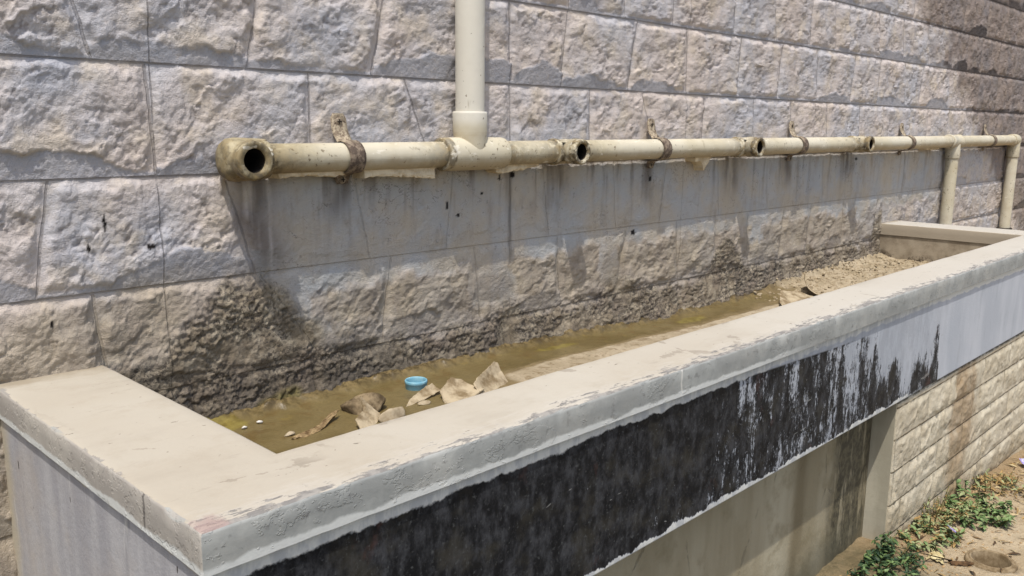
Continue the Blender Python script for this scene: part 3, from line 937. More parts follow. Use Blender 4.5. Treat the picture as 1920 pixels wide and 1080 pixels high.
# wrap the left reveal and the top back to the base plane
Vl = V[:, :1].copy(); Vl[:, :, 1] = -0.50
V = np.concatenate([Vl, V], 1)
for k in att:
    ext = np.full((V.shape[0], 1), {"u": 0.5, "cav": 0.0, "dz": 0.05}[k])
    att[k] = np.concatenate([ext, att[k]], 1)
Vt = V[-1:].copy(); Vt[:, :, 1] = -0.50
V = np.concatenate([V, Vt], 0)
for k in att:
    att[k] = np.concatenate([att[k], att[k][-1:]], 0)
me = grid_mesh("tiled_pier", V, att)
pier = link("tiled_pier", me, M_PIER, trough)
M_REVEAL = plain("smooth grey render", (158, 152, 134), (178, 172, 154), 9, 0.9, 0.002, (1, 1, 0.3))
box_part("pier_reveal", M_REVEAL, pier, 2.4165, 2.4194, -0.726, -0.6625, -1.32, -0.7495, 0.0006)
box_part("base_core", M_REVEAL, trough, 2.422, 4.22, -0.70, -0.45, -1.40, -0.7488, 0.001)

# ------------------------------------------------------------------ mud in the basin
mx = axis(0.545, 4.06, lambda v: 0.005 if v < 2.2 else 0.009)
my = axis(-0.605, 0.0, lambda v: 0.005)
MX, MY = np.meshgrid(mx, my)
n1, n2 = fbm(MX * 5, MY * 7, 3, 120), fbm(MX * 22, MY * 26, 3, 122)
bank = sm(-0.05, -0.012, MY + 0.016 * n2 + 0.014 * n1)
drym = np.clip(0.6 * sm(1.25, 1.5, MX) * (1 - sm(2.5, 2.8, MX)) * sm(-0.135, -0.185, MY + 0.03 * n1 + 0.012 * n2) + 0.12 + 0.55 * sm(1.25, 2.3, MX) * sm(-0.06, -0.22, MY + 0.02 * n1) + 0.75 * sm(2.75, 3.2, MX + 0.2 * n1) + 0.3 * sm(0.95, 1.5, MX) * sm(-0.13, -0.2, MY) - 0.1 * sm(2.4, 1.8, MX), 0, 1)
far = sm(2.75, 3.3, MX + 0.2 * n1)
lump = billow(MX * 26, MY * 26, 3, 125)
MZ = -0.583 - 0.026 * sm(1.5, 2.4, MX) + 0.008 * sm(2.6, 3.6, MX) + 0.004 * n1 + 0.0016 * n2 + bank * (0.016 + 0.012 * np.abs(n2)) + far * (0.014 + 0.03 * np.clip(lump - 0.2, 0, 1))
mal = np.maximum(gauss(MX, 0.74, 0.07) * gauss(MY, -0.05, 0.05), np.maximum(gauss(MX, 2.35, 0.10) * gauss(MY, -0.09, 0.03), gauss(MX, 1.70, 0.10) * gauss(MY, -0.08, 0.02)))
mal = sm(0.4, 0.65, mal + 0.35 * n2)
me = grid_mesh("mud", np.stack([MX, MY, MZ], -1), dict(dry=drym, bank=bank * (1 - far), algae=0.55 * mal))
tag(link("mud", me, M_MUD), "olive brown wet mud drying to pale sand on the trough floor", "mud", None, "stuff")


def mud_z(x, y):
    i = min(np.searchsorted(my, y), len(my) - 1)
    j = min(np.searchsorted(mx, x), len(mx) - 1)
    return float(MZ[i, j])


# ------------------------------------------------------------------ pipes
def frame(axis_):
    a = Vector(axis_).normalized()
    up = Vector((0, 0, 1)) if abs(a.z) < 0.9 else Vector((1, 0, 0))
    u = a.cross(up).normalized()
    return a, u, a.cross(u)


def lathe(name, c, axis_, prof, seg=40, jag=0.0, seed=0, grime=None):
    """prof: (axial, radius[, grime]) revolved about axis through c"""
    a, u, w = frame(axis_)
    c = np.array(c)
    a, u, w = np.array(a), np.array(u), np.array(w)
    th = np.linspace(0, 2 * np.pi, seg + 1)
    V = np.zeros((len(prof), seg + 1, 3))
    G = np.zeros((len(prof), seg + 1))
    for i, p in enumerate(prof):
        t, r = p[0], p[1]
        rr = r * (1 + jag * perlin(np.cos(th) * 3 + i * 0.35, np.sin(th) * 3 + t * 60, seed + 130))
        V[i] = c + a * t + np.outer(rr * np.cos(th), u) + np.outer(rr * np.sin(th), w)
        G[i] = p[2] if len(p) > 2 else 0.0
    me = grid_mesh(name, V, dict(grime=G))
    bm = bmesh.new()
    bm.from_mesh(me)
    bmesh.ops.remove_doubles(bm, verts=bm.verts, dist=1e-6)
    bmesh.ops.recalc_face_normals(bm, faces=bm.faces)
    for f in bm.faces:
        f.smooth = True
    bm.to_mesh(me)
    bm.free()
    return me


PY, PR = -0.047, 0.0295


def pz_at(x):
    return -0.0665 + 0.0023 * (x - 0.8)


pipe = empty("water_pipe", (3.3, PY, pz_at(3.3)), "cream plastic water pipe run along the wall with open outlets and upright riser", "pipe")


def run(x0, x1, name="pipe_section"):
    n = max(2, int((x1 - x0) / 0.03))
    p0, p1 = Vector((x0, PY, pz_at(x0))), Vector((x1, PY, pz_at(x1)))
    L = (p1 - p0).length
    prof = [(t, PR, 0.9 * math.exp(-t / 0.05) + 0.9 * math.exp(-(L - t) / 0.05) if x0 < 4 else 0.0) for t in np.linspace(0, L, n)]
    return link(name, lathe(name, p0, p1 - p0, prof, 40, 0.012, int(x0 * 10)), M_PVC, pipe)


def collar_prof(L, r, g=0.3):
    return [(0, PR * 0.98, g), (0.0, r - 0.003, g), (0.002, r + 0.001, g), (0.012, r + 0.001, g), (0.015, r - 0.0015, g * .6), (L / 2, r - 0.0012, 0.0), (L - 0.015, r - 0.0015, g * .6), (L - 0.012, r + 0.001, g), (L - 0.002, r + 0.001, g), (L, r - 0.003, g), (L, PR * 0.98, g)]


def outlet(x, y1, r, bore, parent, mat=M_PVC, g=1.0, y0=-0.05):
    z = pz_at(x)
    L = y0 - y1
    prof = [(0, r * 0.97, 0.4 * g), (L * 0.5, r * 0.97, 0.5 * g), (L * 0.62, r * 0.97, 0.6 * g), (L * 0.66, r, g), (L - 0.003, r * 1.01, g), (L, r * 0.97, g), (L + 0.0005, r * 0.88, g), (L - 0.001, bore * 1.04, g), (L - 0.006, bore, g)]
    o = link("outlet", lathe("outlet", (x, y0, z), (0, -1, 0), prof, 44, 0.035, int(x * 31)), mat, parent)
    pr = [(L - 0.006, bore, 0), (L - 0.02, bore * 0.97, 0), (0.0, bore * 0.95, 0), (-0.026, bore * 0.9, 0), (-0.027, 0.0004, 0)]
    b = link("bore", lathe("bore", (x, y0, z), (0, -1, 0), pr, 32, 0.05, int(x * 17)), M_BORE, parent)
    return o


def drill(o, x, z, r):
    bm = bmesh.new()
    bm.from_mesh(o.data)
    base = origin(o)
    dead = [v for v in bm.verts if math.hypot(v.co.x + base.x - x, v.co.z + base.z - z) < r and v.co.y + base.y < -0.05]
    bmesh.ops.delete(bm, geom=dead, context='VERTS')
    bm.to_mesh(o.data)
    bm.free()


# end elbow
ex = 0.816
ez = pz_at(ex)
el = link("elbow_fitting", lathe("elbow_fitting", (ex - 0.036, PY, ez), (1, 0, 0),
          [(0.0, 0.0005, .6), (0.0, 0.020, .6), (0.004, 0.033, .6), (0.012, 0.0395, .5), (0.025, 0.0415, .4), (0.060, 0.0405, .4), (0.074, 0.0395, .8), (0.080, 0.0390, 1), (0.088, 0.0385, 1), (0.0895, 0.036, 1), (0.09, 0.028, 1)], 44, 0.02, 3), M_PVC, pipe, smooth=True)
drill(el, ex, ez, 0.029)
outlet(ex, -0.108, 0.0365, 0.0225, el, g=0.75)
el["label"] = "olive brown grimy end elbow with open outlet"
run(0.862, 1.328)
# riser tee
tx0, tx1, txc = 1.320, 1.518, 1.412
L = tx1 - tx0
tee = link("riser_tee", lathe("riser_tee", (tx0, PY, pz_at(txc)), (1, 0, 0),
           [(0, PR, .9), (0, 0.0365, .9), (0.003, 0.0385, .7), (0.014, 0.0388, .8), (0.017, 0.0376, .9), (0.02, 0.0386, .1), (0.04, 0.0388, 0), (L / 2, 0.039, 0), (L - 0.03, 0.0388, 0), (L - 0.006, 0.0385, .1), (L - 0.002, 0.0378, .4), (L, 0.036, .6), (L, PR, .8)], 48, 0.008, 8), M_PVC, pipe, smooth=True)
zt = pz_at(txc)
link("riser_socket", lathe("riser_socket", (txc, PY, zt + 0.012), (0, 0, 1),
     [(0, 0.0375, 0), (0.03, 0.0395, 0), (0.04, 0.0408, 0), (0.082, 0.0412, 0), (0.086, 0.0405, 0), (0.0868, 0.0385, .3), (0.0868, 0.033, .5)], 48, 0.006, 9), M_PVC, tee, smooth=True)
link("riser_pipe", lathe("riser_pipe", (txc, PY, zt + 0.09), (0, 0, 1), [(t, 0.0345, 0.0) for t in np.linspace(0, 1.5, 40)], 48, 0.006, 10), M_PVC, pipe, smooth=True)
# outlet tees
prev = tx1 - 0.01
for x0, xo in ((1.703, 1.756), (2.632, 2.692), (3.556, 3.616)):
    run(prev, x0 + 0.006)
    f = link("outlet_tee", lathe("outlet_tee", (x0, PY, pz_at(x0)), (1, 0, 0), [(t, r - 0.002, g) for t, r, g in collar_prof(0.105, 0.0355, 0.9)], 44, 0.02, int(x0 * 7)), M_PVC, pipe, smooth=True)
    drill(f, xo, pz_at(xo), 0.0235)
    outlet(xo, -0.110, 0.0325, 0.0215, f)
    prev = x0 + 0.099
# drop tee, drop pipes, far elbow
run(prev, 4.755)
dt = link("drop_tee", lathe("drop_tee", (4.73, PY, pz_at(4.8)), (1, 0, 0), collar_prof(0.15, 0.0355, 0.1), 44, 0.005, 4), M_PVC, pipe, smooth=True)
zd = pz_at(4.81)
link("drop_socket", lathe("drop_socket", (4.81, PY, zd - 0.012), (0, 0, -1), [(0, 0.033, 0), (0.03, 0.0352, 0), (0.072, 0.0358, .1), (0.075, 0.0345, .6), (0.075, 0.030, .6)], 44, 0.004, 2), M_PVC, dt, smooth=True)
link("drop_pipe", lathe("drop_pipe", (4.81, PY, zd - 0.08), (0, 0, -1), [(t, 0.0305, 0) for t in np.linspace(0, 1.25, 30)], 44, 0.006, 12), M_PVC, pipe, smooth=True)
run(4.87, 5.86)
fe = link("elbow_fitting", lathe("elbow_fitting", (5.815, PY, pz_at(5.85)), (1, 0, 0),
          [(0, PR, .2), (0, 0.033, .2), (0.002, 0.0358, .2), (0.012, 0.0358, .2), (0.014, 0.0345, .4), (0.016, 0.0350, 0), (0.07, 0.0355, 0), (0.092, 0.034, 0), (0.102, 0.028, 0), (0.108, 0.016, 0), (0.110, 0.0005, 0)], 44, 0.004, 6), M_PVC, pipe, smooth=True)
fe["label"] = "clean cream corner elbow turning down"
ze = pz_at(5.885)
link("drop_socket", lathe("drop_socket", (5.885, PY, ze - 0.005), (0, 0, -1), [(0, 0.034, 0), (0.05, 0.0355, 0), (0.095, 0.0358, .1), (0.098, 0.0345, .6), (0.098, 0.030, .6)], 44, 0.004, 2), M_PVC, fe, smooth=True)
dp = link("drop_pipe", lathe("drop_pipe", (5.885, PY, ze - 0.09), (0, 0, -1), [(t, 0.0305, 0) for t in np.linspace(0, 1.25, 30)], 44, 0.006, 13), M_PVC, pipe, smooth=True)
M_DARK = plain("dark rubber", (40, 36, 32), (70, 62, 52), 40, 0.8)
link("pipe_collar", lathe("pipe_collar", (5.885, PY, -0.585), (0, 0, -1), [(0, 0.031, 0), (0, 0.041, 0), (0.004, 0.043, 0), (0.022, 0.043, 0), (0.026, 0.041, 0), (0.026, 0.031, 0)], 40, 0.01, 3), M_DARK, dp, smooth=True)


# ------------------------------------------------------------------ pipe clamps
def strap_mesh(x, z, seed, twist=0.0):
    r = PR + 0.0032
    path = []
    yw = -0.0145
    path += [(yw, z + 0.090), (yw - 0.0005, z + 0.080), (yw - 0.003, z + 0.058), (yw - 0.008, z + 0.046)]
    for a in np.linspace(112, -100, 18):
        t = math.radians(a)
        path.append((PY - r * math.cos(t) if abs(a) < 90 else PY - r * math.cos(t), z + r * math.sin(t)))
    path += [(yw - 0.003, z - 0.038), (yw, z - 0.046), (yw, z - 0.058)]
    P = np.array(path)
    hw = np.full(len(P), 0.0195)
    hw[0], hw[1], hw[2] = 0.0125, 0.0190, 0.0195
    hw[-1], hw[-2] = 0.0130, 0.0190
    d = np.gradient(P, axis=0)
    nrm = np.stack([d[:, 1], -d[:, 0]], 1)
    nrm /= np.linalg.norm(nrm, axis=1)[:, None]
    if nrm[10, 0] > 0:
        nrm = -nrm
    th = 0.0018
    off = [(-1, 0), (-1, 1), (-0.5, 1.15), (0, 1.2), (0.5, 1.15), (1, 1), (1, 0), (0, -0.1), (-1, 0)]
    V = np.zeros((len(off), len(P), 3))
    lean = twist * np.clip((P[:, 1] - z) / 0.09, -1, 1)
    for i, (s, t) in enumerate(off):
        V[i, :, 0] = x + s * hw + lean + 0.0006 * perlin(np.arange(len(P)) * 0.5, np.full(len(P), s * 2.0), seed)
        V[i, :, 1] = P[:, 0] + nrm[:, 0] * th * t
        V[i, :, 2] = P[:, 1] + nrm[:, 1] * th * t
    return grid_mesh("strap", V)


def screw_mesh(x, y, z):
    me = lathe("screw", (x, y, z), (0, -1, 0), [(0, 0.0085), (0.001, 0.0085), (0.0028, 0.007), (0.0036, 0.004), (0.0038, 0.0003)], 24)
    bm = bmesh.new()
    bm.from_mesh(me)
    bm_box(bm, x - 0.005, x + 0.005, y - 0.0046, y - 0.003, z - 0.0009, z + 0.0009)
    bm_box(bm, x - 0.0009, x + 0.0009, y - 0.00465, y - 0.003, z - 0.005, z + 0.005)
    bm.faces.ensure_lookup_table()
    for f in bm.faces[-12:]:
        f.material_index = 1
    bm.to_mesh(me)
    bm.free()
    return me


clamp_labels = [
    "rusty pipe clamp beside the grimy end elbow, nearest and largest of the straps",
    "pale tabbed pipe clamp between the first and second wall-side outlet tees",
    "pipe clamp between the second and third outlet tees, curled upper tab",
    "pipe clamp between the last outlet tee and the first drop pipe",
    "small dark clamp between the two drop pipes at the far end"]
base_clamp = None
for i, (x, tw) in enumerate(((1.066, -0.004), (2.190, -0.004), (3.088, 0.0), (4.175, 0.0), (5.41, 0.0))):
    z = pz_at(x)
    c = empty("pipe_clamp", (x, -0.01, z), clamp_labels[i], "clamp", "strap clamps holding the water pipe")
    link("strap", strap_mesh(x, z, 140 + i, tw), M_RUST, c, smooth=True)
    for zz, dy in ((0.073, tw * 0.8), (-0.049, -tw * 0.5)):
        s = link("screw", screw_mesh(x + dy, -0.0165, z + zz), M_SCREW, c)
        s.data.materials.append(M_BORE)


# ------------------------------------------------------------------ plaster remains under the pipe
def slab_from_outline(name, pts, y0, y1, jitter=0.0015, seed=1, cuts=5):
    """pts: (x, z) outline standing on the wall, front at y1, back at y0"""
    rs = np.random.default_rng(seed)
    dense = []
    for i, p in enumerate(pts):
        q = pts[(i + 1) % len(pts)]
        n = max(1, int(math.dist(p, q) / 0.006))
        for k in range(n):
            t = k / n
            dense.append((p[0] + (q[0] - p[0]) * t + rs.normal(0, jitter), p[1] + (q[1] - p[1]) * t + rs.normal(0, jitter)))
    bm = bmesh.new()
    b = [bm.verts.new((x, y0, z)) for x, z in dense]
    f = [bm.verts.new((x, y1 + rs.normal(0, 0.0008), z)) for x, z in dense]
    cx, cz = np.mean([d[0] for d in dense]), np.mean([d[1] for d in dense])
    n = len(dense)
    g = [bm.verts.new((x * 0.85 + cx * 0.15, y1 - 0.002 + rs.normal(0, 0.0006), z * 0.7 + cz * 0.3)) for x, z in dense]
    for i in range(n):
        j = (i + 1) % n
        bm.faces.new((b[i], b[j], f[j], f[i]))
        bm.faces.new((f[i], f[j], g[j], g[i]))
    bm.faces.new(g)
    return bm_mesh(bm, name)


zp = -0.097
pl = [
    ([(0.895, zp + 0.012), (1.05, zp + 0.012), (1.052, zp - 0.006), (1.02, zp - 0.008), (0.96, zp - 0.005), (0.90, zp - 0.007)], "thin cream plaster strip between the end elbow and the first clamp"),
    ([(1.10, zp + 0.014), (1.30, zp + 0.014), (1.298, zp - 0.022), (1.25, zp - 0.018), (1.18, zp - 0.013), (1.104, zp - 0.012)], "wide cream plaster strip between the first clamp and the riser tee"),
    ([(1.50, zp + 0.012), (1.665, zp + 0.014), (1.66, zp - 0.004), (1.60, zp - 0.010), (1.53, zp - 0.018), (1.505, zp - 0.014)], "crumbling plaster patch hanging under the right end of the riser tee"),
    ([(2.40, zp + 0.012), (2.50, zp + 0.012), (2.488, zp - 0.006), (2.452, zp - 0.036), (2.435, zp - 0.012), (2.40, zp - 0.008)], "pointed plaster flake hanging under the pipe past the second clamp"),
    ([(4.44, zp + 0.016), (4.62, zp + 0.016), (4.62, zp + 0.003), (4.45, zp + 0.003)], "narrow plaster strip beneath the pipe before the first drop pipe")]
for i, (pts, lb) in enumerate(pl):
    o = link("plaster_patch", slab_from_outline("plaster_patch", pts, -0.002, -0.050 if i in (0, 1) else -0.042, 0.0014, 50 + i), M_PLASTER, loc=(pts[0][0], 0, zp))
    tag(o, lb, "plaster", "plaster remains under the pipe")

# ------------------------------------------------------------------ things lying in the basin
M_BLUE = NB("blue plastic", 0.4)
M_BLUE.color(M_BLUE.mix(M_BLUE.step(M_BLUE.noise(60, 3), 0.4, 0.7), lin(110, 160, 178), lin(134, 174, 186)))
M_BLUE = M_BLUE.m
cx, cy = 1.190, -0.107
cz = mud_z(cx, cy) - 0.012
cap = empty("bottle_cap", (cx, cy, cz), "light blue plastic bottle cap lying open side up in the mud", "cap")
link("cap_shell", lathe("cap_shell", (cx, cy, cz), (0, 0, 1), [(0.006, 0.0003), (0.006, 0.0205), (0.010, 0.0215), (0.026, 0.0222), (0.030, 0.0228), (0.0315, 0.0240), (0.030, 0.0255), (0.024, 0.0258), (0.0225, 0.0245), (0.002, 0.0242), (0.0, 0.0235)], 56), M_BLUE, cap, smooth=True)
link("inner_ring", lathe("inner_ring", (cx, cy, cz), (0, 0, 1), [(0.006, 0.0165), (0.0165, 0.0165), (0.0175, 0.0155), (0.0165, 0.0145), (0.006, 0.0145)], 48), M_BLUE, cap, smooth=True)


def rock_mesh(name, c, size, seed, rough=0.25, sub=4, yaw=0.0, tilt=0.0):
    bm = bmesh.new()
    bmesh.ops.create_icosphere(bm, subdivisions=sub, radius=1.0)
    rot = Matrix.Rotation(yaw, 3, 'Z') @ Matrix.Rotation(tilt, 3, 'Y')
    P = np.array([v.co[:] for v in bm.verts])
    rs = np.random.default_rng(seed)
    # planes cut the ball into a chipped stone
    for _ in range(9):
        nv = rs.normal(size=3); nv /= np.linalg.norm(nv)
        dd = rs.uniform(0.55, 0.85)
        s = P @ nv
        P -= np.outer(np.maximum(s - dd, 0), nv)
    P *= (1 + rough * 0.35 * fbm(P[:, 0] * 2 + P[:, 2] * 3, P[:, 1] * 2 - P[:, 2] * 2, 4, seed))[:, None]
    P = P * np.array(size)
    for v, p in zip(bm.verts, P):
        v.co = rot @ Vector(p) + Vector(c)
    for f in bm.faces:
        f.smooth = True
    return bm_mesh(bm, name)


M_ROCK = plain("muddy rock", (132, 116, 90), (70, 58, 40), 34, 0.9, 0.003)
M_PALE = plain("pale dry clay", (168, 155, 131), (128, 113, 88), 24, 0.9, 0.002)
M_BARK = plain("muddy bark", (92, 72, 46), (156, 134, 98), 60, 0.9, 0.003)
M_CARD = plain("dusty cardboard", (170, 156, 130), (116, 100, 74), 26, 0.9, 0.001)


def curled_sheet(name, c, L, W, yaw, curl, tilt, seed, th=0.002, taper=0.6):
    """a torn scrap: a curled, creased sheet with thickness"""
    n, m = 26, 14
    s = np.linspace(-0.5, 0.5, n); t = np.linspace(-0.5, 0.5, m)
    Sx, Ty = np.meshgrid(s, t)
    wid = W * (1 - taper * (Sx + 0.5)) * (1 + 0.18 * perlin(Sx * 9, Sx * 0, seed))
    x = Sx * L + 0.01 * perlin(Ty * 6, Sx * 4, seed + 1)
    ang = Ty * curl
    y = np.where(abs(curl) > 0.05, np.sin(ang) / max(abs(curl), 0.05), Ty) * wid
    z = (np.cos(ang * 0) - np.cos(ang)) * wid / max(abs(curl), 0.05) + 0.008 * fbm(Sx * 4, Ty * 4, 3, seed + 2)
    z = -z + np.abs(z).max()
    P = np.stack([x, y, z], -1)
    R = np.array(Matrix.Rotation(yaw, 3, 'Z') @ Matrix.Rotation(tilt, 3, 'X'))
    P = P @ R.T
    P[:, :, 2] -= P[:, :, 2].min()
    P += np.array(c)
    me = grid_mesh(name, P)
    bm = bmesh.new()
    bm.from_mesh(me)
    bmesh.ops.recalc_face_normals(bm, faces=bm.faces)
    bmesh.ops.solidify(bm, geom=bm.faces[:], thickness=th)
    for f in bm.faces:
        f.smooth = True
    bm.to_mesh(me)
    bm.free()
    return me


def plate_mesh(name, c, pts, th, yaw, tilt, roll, bend, seed):
    """a broken flat shard: outline in its own plane, thickness, slight bend, ragged edge"""
    rs = np.random.default_rng(seed)
    out = []
    for i, p in enumerate(pts):
        q = pts[(i + 1) % len(pts)]
        n = max(2, int(math.dist(p, q) / 0.006))
        for k in range(n):
            t = k / n
            j = 0.0 if k == 0 else 0.0006
            out.append((p[0] + (q[0] - p[0]) * t + rs.normal(0, j), p[1] + (q[1] - p[1]) * t + rs.normal(0, j)))
    out = np.array(out)
    cen = out.mean(0)
    rings = [cen + (out - cen) * k for k in (1.0, 0.97, 0.72, 0.42, 0.15)]
    R3 = np.array(Matrix.Rotation(yaw, 3, 'Z') @ Matrix.Rotation(tilt, 3, 'X') @ Matrix.Rotation(roll, 3, 'Y'))

    def lift3(xy, zz):
        z = zz + bend * (xy[:, 1] - cen[1]) ** 2 + 0.0025 * fbm(xy[:, 0] * 45, xy[:, 1] * 45, 3, seed)
        return np.stack([xy[:, 0] - cen[0], xy[:, 1] - cen[1], z], 1) @ R3.T
    layers = [lift3(rings[k], -th / 2 if k else 0.0) for k in (4, 3, 2, 1)] + [lift3(rings[0], 0.0)] + [lift3(rings[k], th / 2) for k in (1, 2, 3, 4)]
    V = np.stack(layers)
    low = V[:, :, 2].min()
    V[:, :, 2] -= low
    V += np.array(c)
    bm = bmesh.new()
    vs = [[bm.verts.new(p) for p in ring] for ring in V]
    n = V.shape[1]
    for a, b in zip(vs[:-1], vs[1:]):
        for i in range(n):
            bm.faces.new((a[i], a[(i + 1) % n], b[(i + 1) % n], b[i]))
    bm.faces.new(vs[0])
    bm.faces.new(vs[-1])
    return bm_mesh(bm, name)


def shard(name, c, lb, cat, mat, pts, th=0.006, yaw=0.0, tilt=0.0, roll=0.0, bend=0.0, seed=1, sink=0.006):
    x, y = c
    z = mud_z(x, y) - sink
    o = link(name, plate_mesh(name, (x, y, z), pts, th, yaw, tilt, roll, bend, seed), mat, loc=(x, y, z))
    return tag(o, lb, cat)


x, y = 1.012, -0.155
o = link("rock", rock_mesh("rock", (x, y, mud_z(x, y) + 0.012), (0.052, 0.032, 0.030), 11, 0.3, 4, -0.5, 0.15), M_ROCK, loc=(x, y, mud_z(x, y)))
tag(o, "brown muddy rock with pale top lying left of the blue cap", "rock")
shard("clay_shard", (0.968, -0.225), "pointed upright pale shard against the front rim below the brown rock", "shard", M_CARD,
      [(-0.05, -0.03), (0.0, -0.033), (0.048, -0.018), (0.044, 0.036), (0.016, 0.010), (-0.03, 0.004)], 0.005, 0.5, 0.65, 0.0, 2.0, 5)
x, y = 1.022, -0.238
o = link("stone", rock_mesh("stone", (x, y, mud_z(x, y) + 0.008), (0.042, 0.022, 0.016), 15, 0.3, 3, 0.3), M_PALE, loc=(x, y, mud_z(x, y)))
tag(o, "low pale stone right of the pointed shard by the front rim", "stone")
shard("cardboard_scrap", (1.145, -0.182), "narrow folded scrap of pale cardboard in front of the blue cap", "scrap", M_CARD,
      [(-0.062, -0.008), (0.0, -0.014), (0.058, -0.016), (0.062, 0.014), (0.02, 0.013), (-0.03, 0.006)], 0.004, 0.25, 0.35, -0.12, 9.0, 8)
shard("cardboard_scrap", (1.215, -0.228), "flat pale cardboard scrap half buried by the front rim right of the cap", "scrap", M_CARD,
      [(-0.04, -0.04), (0.045, -0.042), (0.05, 0.02), (0.03, 0.038), (-0.03, 0.03), (-0.055, 0.0)], 0.005, 0.35, 0.25, -0.15, 5.0, 9)
shard("cardboard_scrap", (1.315, -0.222), "upright torn piece of cardboard with a peaked corner, rightmost beside the front rim", "scrap", M_CARD,
      [(-0.065, -0.03), (0.06, -0.03), (0.066, 0.028), (0.056, 0.034), (0.0, 0.024), (-0.04, 0.018), (-0.062, 0.01)], 0.004, 0.30, 0.85, 0.0, 4.0, 12)
shard("bark_strip", (0.882, -0.185), "thin curled strip of bark lying on the wet mud", "bark", M_BARK,
      [(-0.075, 0.004), (-0.05, -0.010), (-0.01, -0.008), (0.06, 0.014), (0.075, 0.022), (0.05, 0.022), (0.0, 0.006), (-0.05, 0.002)], 0.007, 0.25, 0.5, 0.0, 0.0, 14)
x, y = 0.82, -0.18
o = link("pebble", rock_mesh("pebble", (x, y, mud_z(x, y) + 0.002), (0.012, 0.008, 0.005), 21, 0.2, 3), M_PALE, loc=(x, y, mud_z(x, y)))
tag(o, "flat yellowish pebble on the mud left of the bark strip", "pebble")
x, y = 1.128, -0.21
o = link("pebble", rock_mesh("pebble", (x, y, mud_z(x, y) + 0.002), (0.017, 0.010, 0.005), 22, 0.2, 3), M_PALE, loc=(x, y, mud_z(x, y)))
tag(o, "small pale flat pebble below the narrow cardboard roll", "pebble")
M_GLINT = NB("wet foil", 0.15)
M_GLINT.color(lin(200, 196, 186))
M_GLINT = M_GLINT.m
for i, (x, y, lb) in enumerate(((0.815, -0.078, "tiny shiny foil bit on the mud near the basin corner"), (0.778, -0.085, "tiny shiny foil bit nearest the left rim"))):
    z = mud_z(x, y)
    o = link("foil_bit", rock_mesh("foil_bit", (x, y, z + 0.003), (0.007, 0.005, 0.004), 30 + i, 0.6, 2), M_GLINT, loc=(x, y, z))
    tag(o, lb, "foil")
shard("paper_scrap", (2.82, -0.215), "flat pale sheet of dusty paper beside the front rim in the far half", "paper", M_CARD,
      [(-0.12, -0.05), (0.10, -0.06), (0.13, 0.02), (0.04, 0.06), (-0.06, 0.03)], 0.004, 0.2, 0.15, -0.1, 3.0, 31)
shard("paper_scrap", (3.02, -0.165), "upright creased piece of dusty paper standing on the sand behind the flat sheet", "paper", M_CARD,
      [(-0.09, -0.04), (0.07, -0.045), (0.10, 0.015), (0.04, 0.05), (-0.03, 0.035), (-0.08, 0.01)], 0.005, 0.35, 0.75, 0.15, 9.0, 37)


def scatter(name, pts, mats, label, cat):
    """many crumbs as one object"""
    bm = bmesh.new()
    rs = np.random.default_rng(len(pts))
    for x, y, z, s in pts:
        t = bmesh.ops.create_icosphere(bm, subdivisions=1, radius=1.0)
        sc = s * rs.uniform(0.6, 1.3, 3) * np.array([1.2, 1, 0.7])
        a = rs.uniform(0, 6.28)
        for v in t["verts"]:
            p = np.array(v.co) * sc * rs.uniform(0.8, 1.2)
            v.co = (x + p[0] * math.cos(a) - p[1] * math.sin(a), y + p[0] * math.sin(a) + p[1] * math.cos(a), z + p[2])
    o = link(name, bm_mesh(bm, name), mats)
    return tag(o, label, cat, None, "stuff")


rs = np.random.default_rng(70)
pts = []
for _ in range(620):
    x = 2.8 + 1.2 * rs.uniform() ** 0.8
    y = -0.012 - 0.25 * rs.uniform()
    pts.append((x, y, mud_z(x, y), rs.uniform(0.002, 0.008)))
scatter("sand_crumbs", pts, M_PALE, "pale dry sand crumbs heaped at the far end of the trough", "crumbs")
# ------------------------------------------------------------------ right-hand ground: weeds, drain, litter
M_LEAF = leaf_material("weed leaf", (70, 92, 50), (112, 134, 84))
M_LEAFD = leaf_material("dark weed leaf", (38, 58, 38), (66, 88, 56))  # darker green of the corner weeds
M_LEAFP = leaf_material("pale weed leaf", (104, 116, 76), (144, 150, 108))
M_STEM = leaf_material("weed stem", (84, 84, 48), (110, 100, 60))
M_DRY = leaf_material("dry grass", (120, 98, 60), (158, 132, 86))


def leaf(bm, p, d, L, W, droop, rs, mat=0):
    """one pointed leaf: 2 x 5 strip with a fold and a droop"""
    d = Vector(d).normalized()
    side = d.cross(Vector((0, 0, 1)))
    side = side.normalized() if side.length > 1e-3 else Vector((1, 0, 0))
    side = (Matrix.Rotation(rs.uniform(-0.5, 0.5), 3, d) @ side)
    up = side.cross(d)
    rows = []
    for k, (t, w) in enumerate(((0, 0.15), (0.25, 0.8), (0.5, 1.0), (0.78, 0.65), (1.0, 0.04))):
        c = Vector(p) + d * (L * t) + Vector((0, 0, -droop * L * t * t))
        rows.append([bm.verts.new(c + side * (W * w * s) + up * (abs(s) * W * 0.35 * w)) for s in (-1, 0, 1)])
    for a, b in zip(rows[:-1], rows[1:]):
        for i in (0, 1):
            f = bm.faces.new((a[i], a[i + 1], b[i + 1], b[i]))
            f.material_index = mat
            f.smooth = True


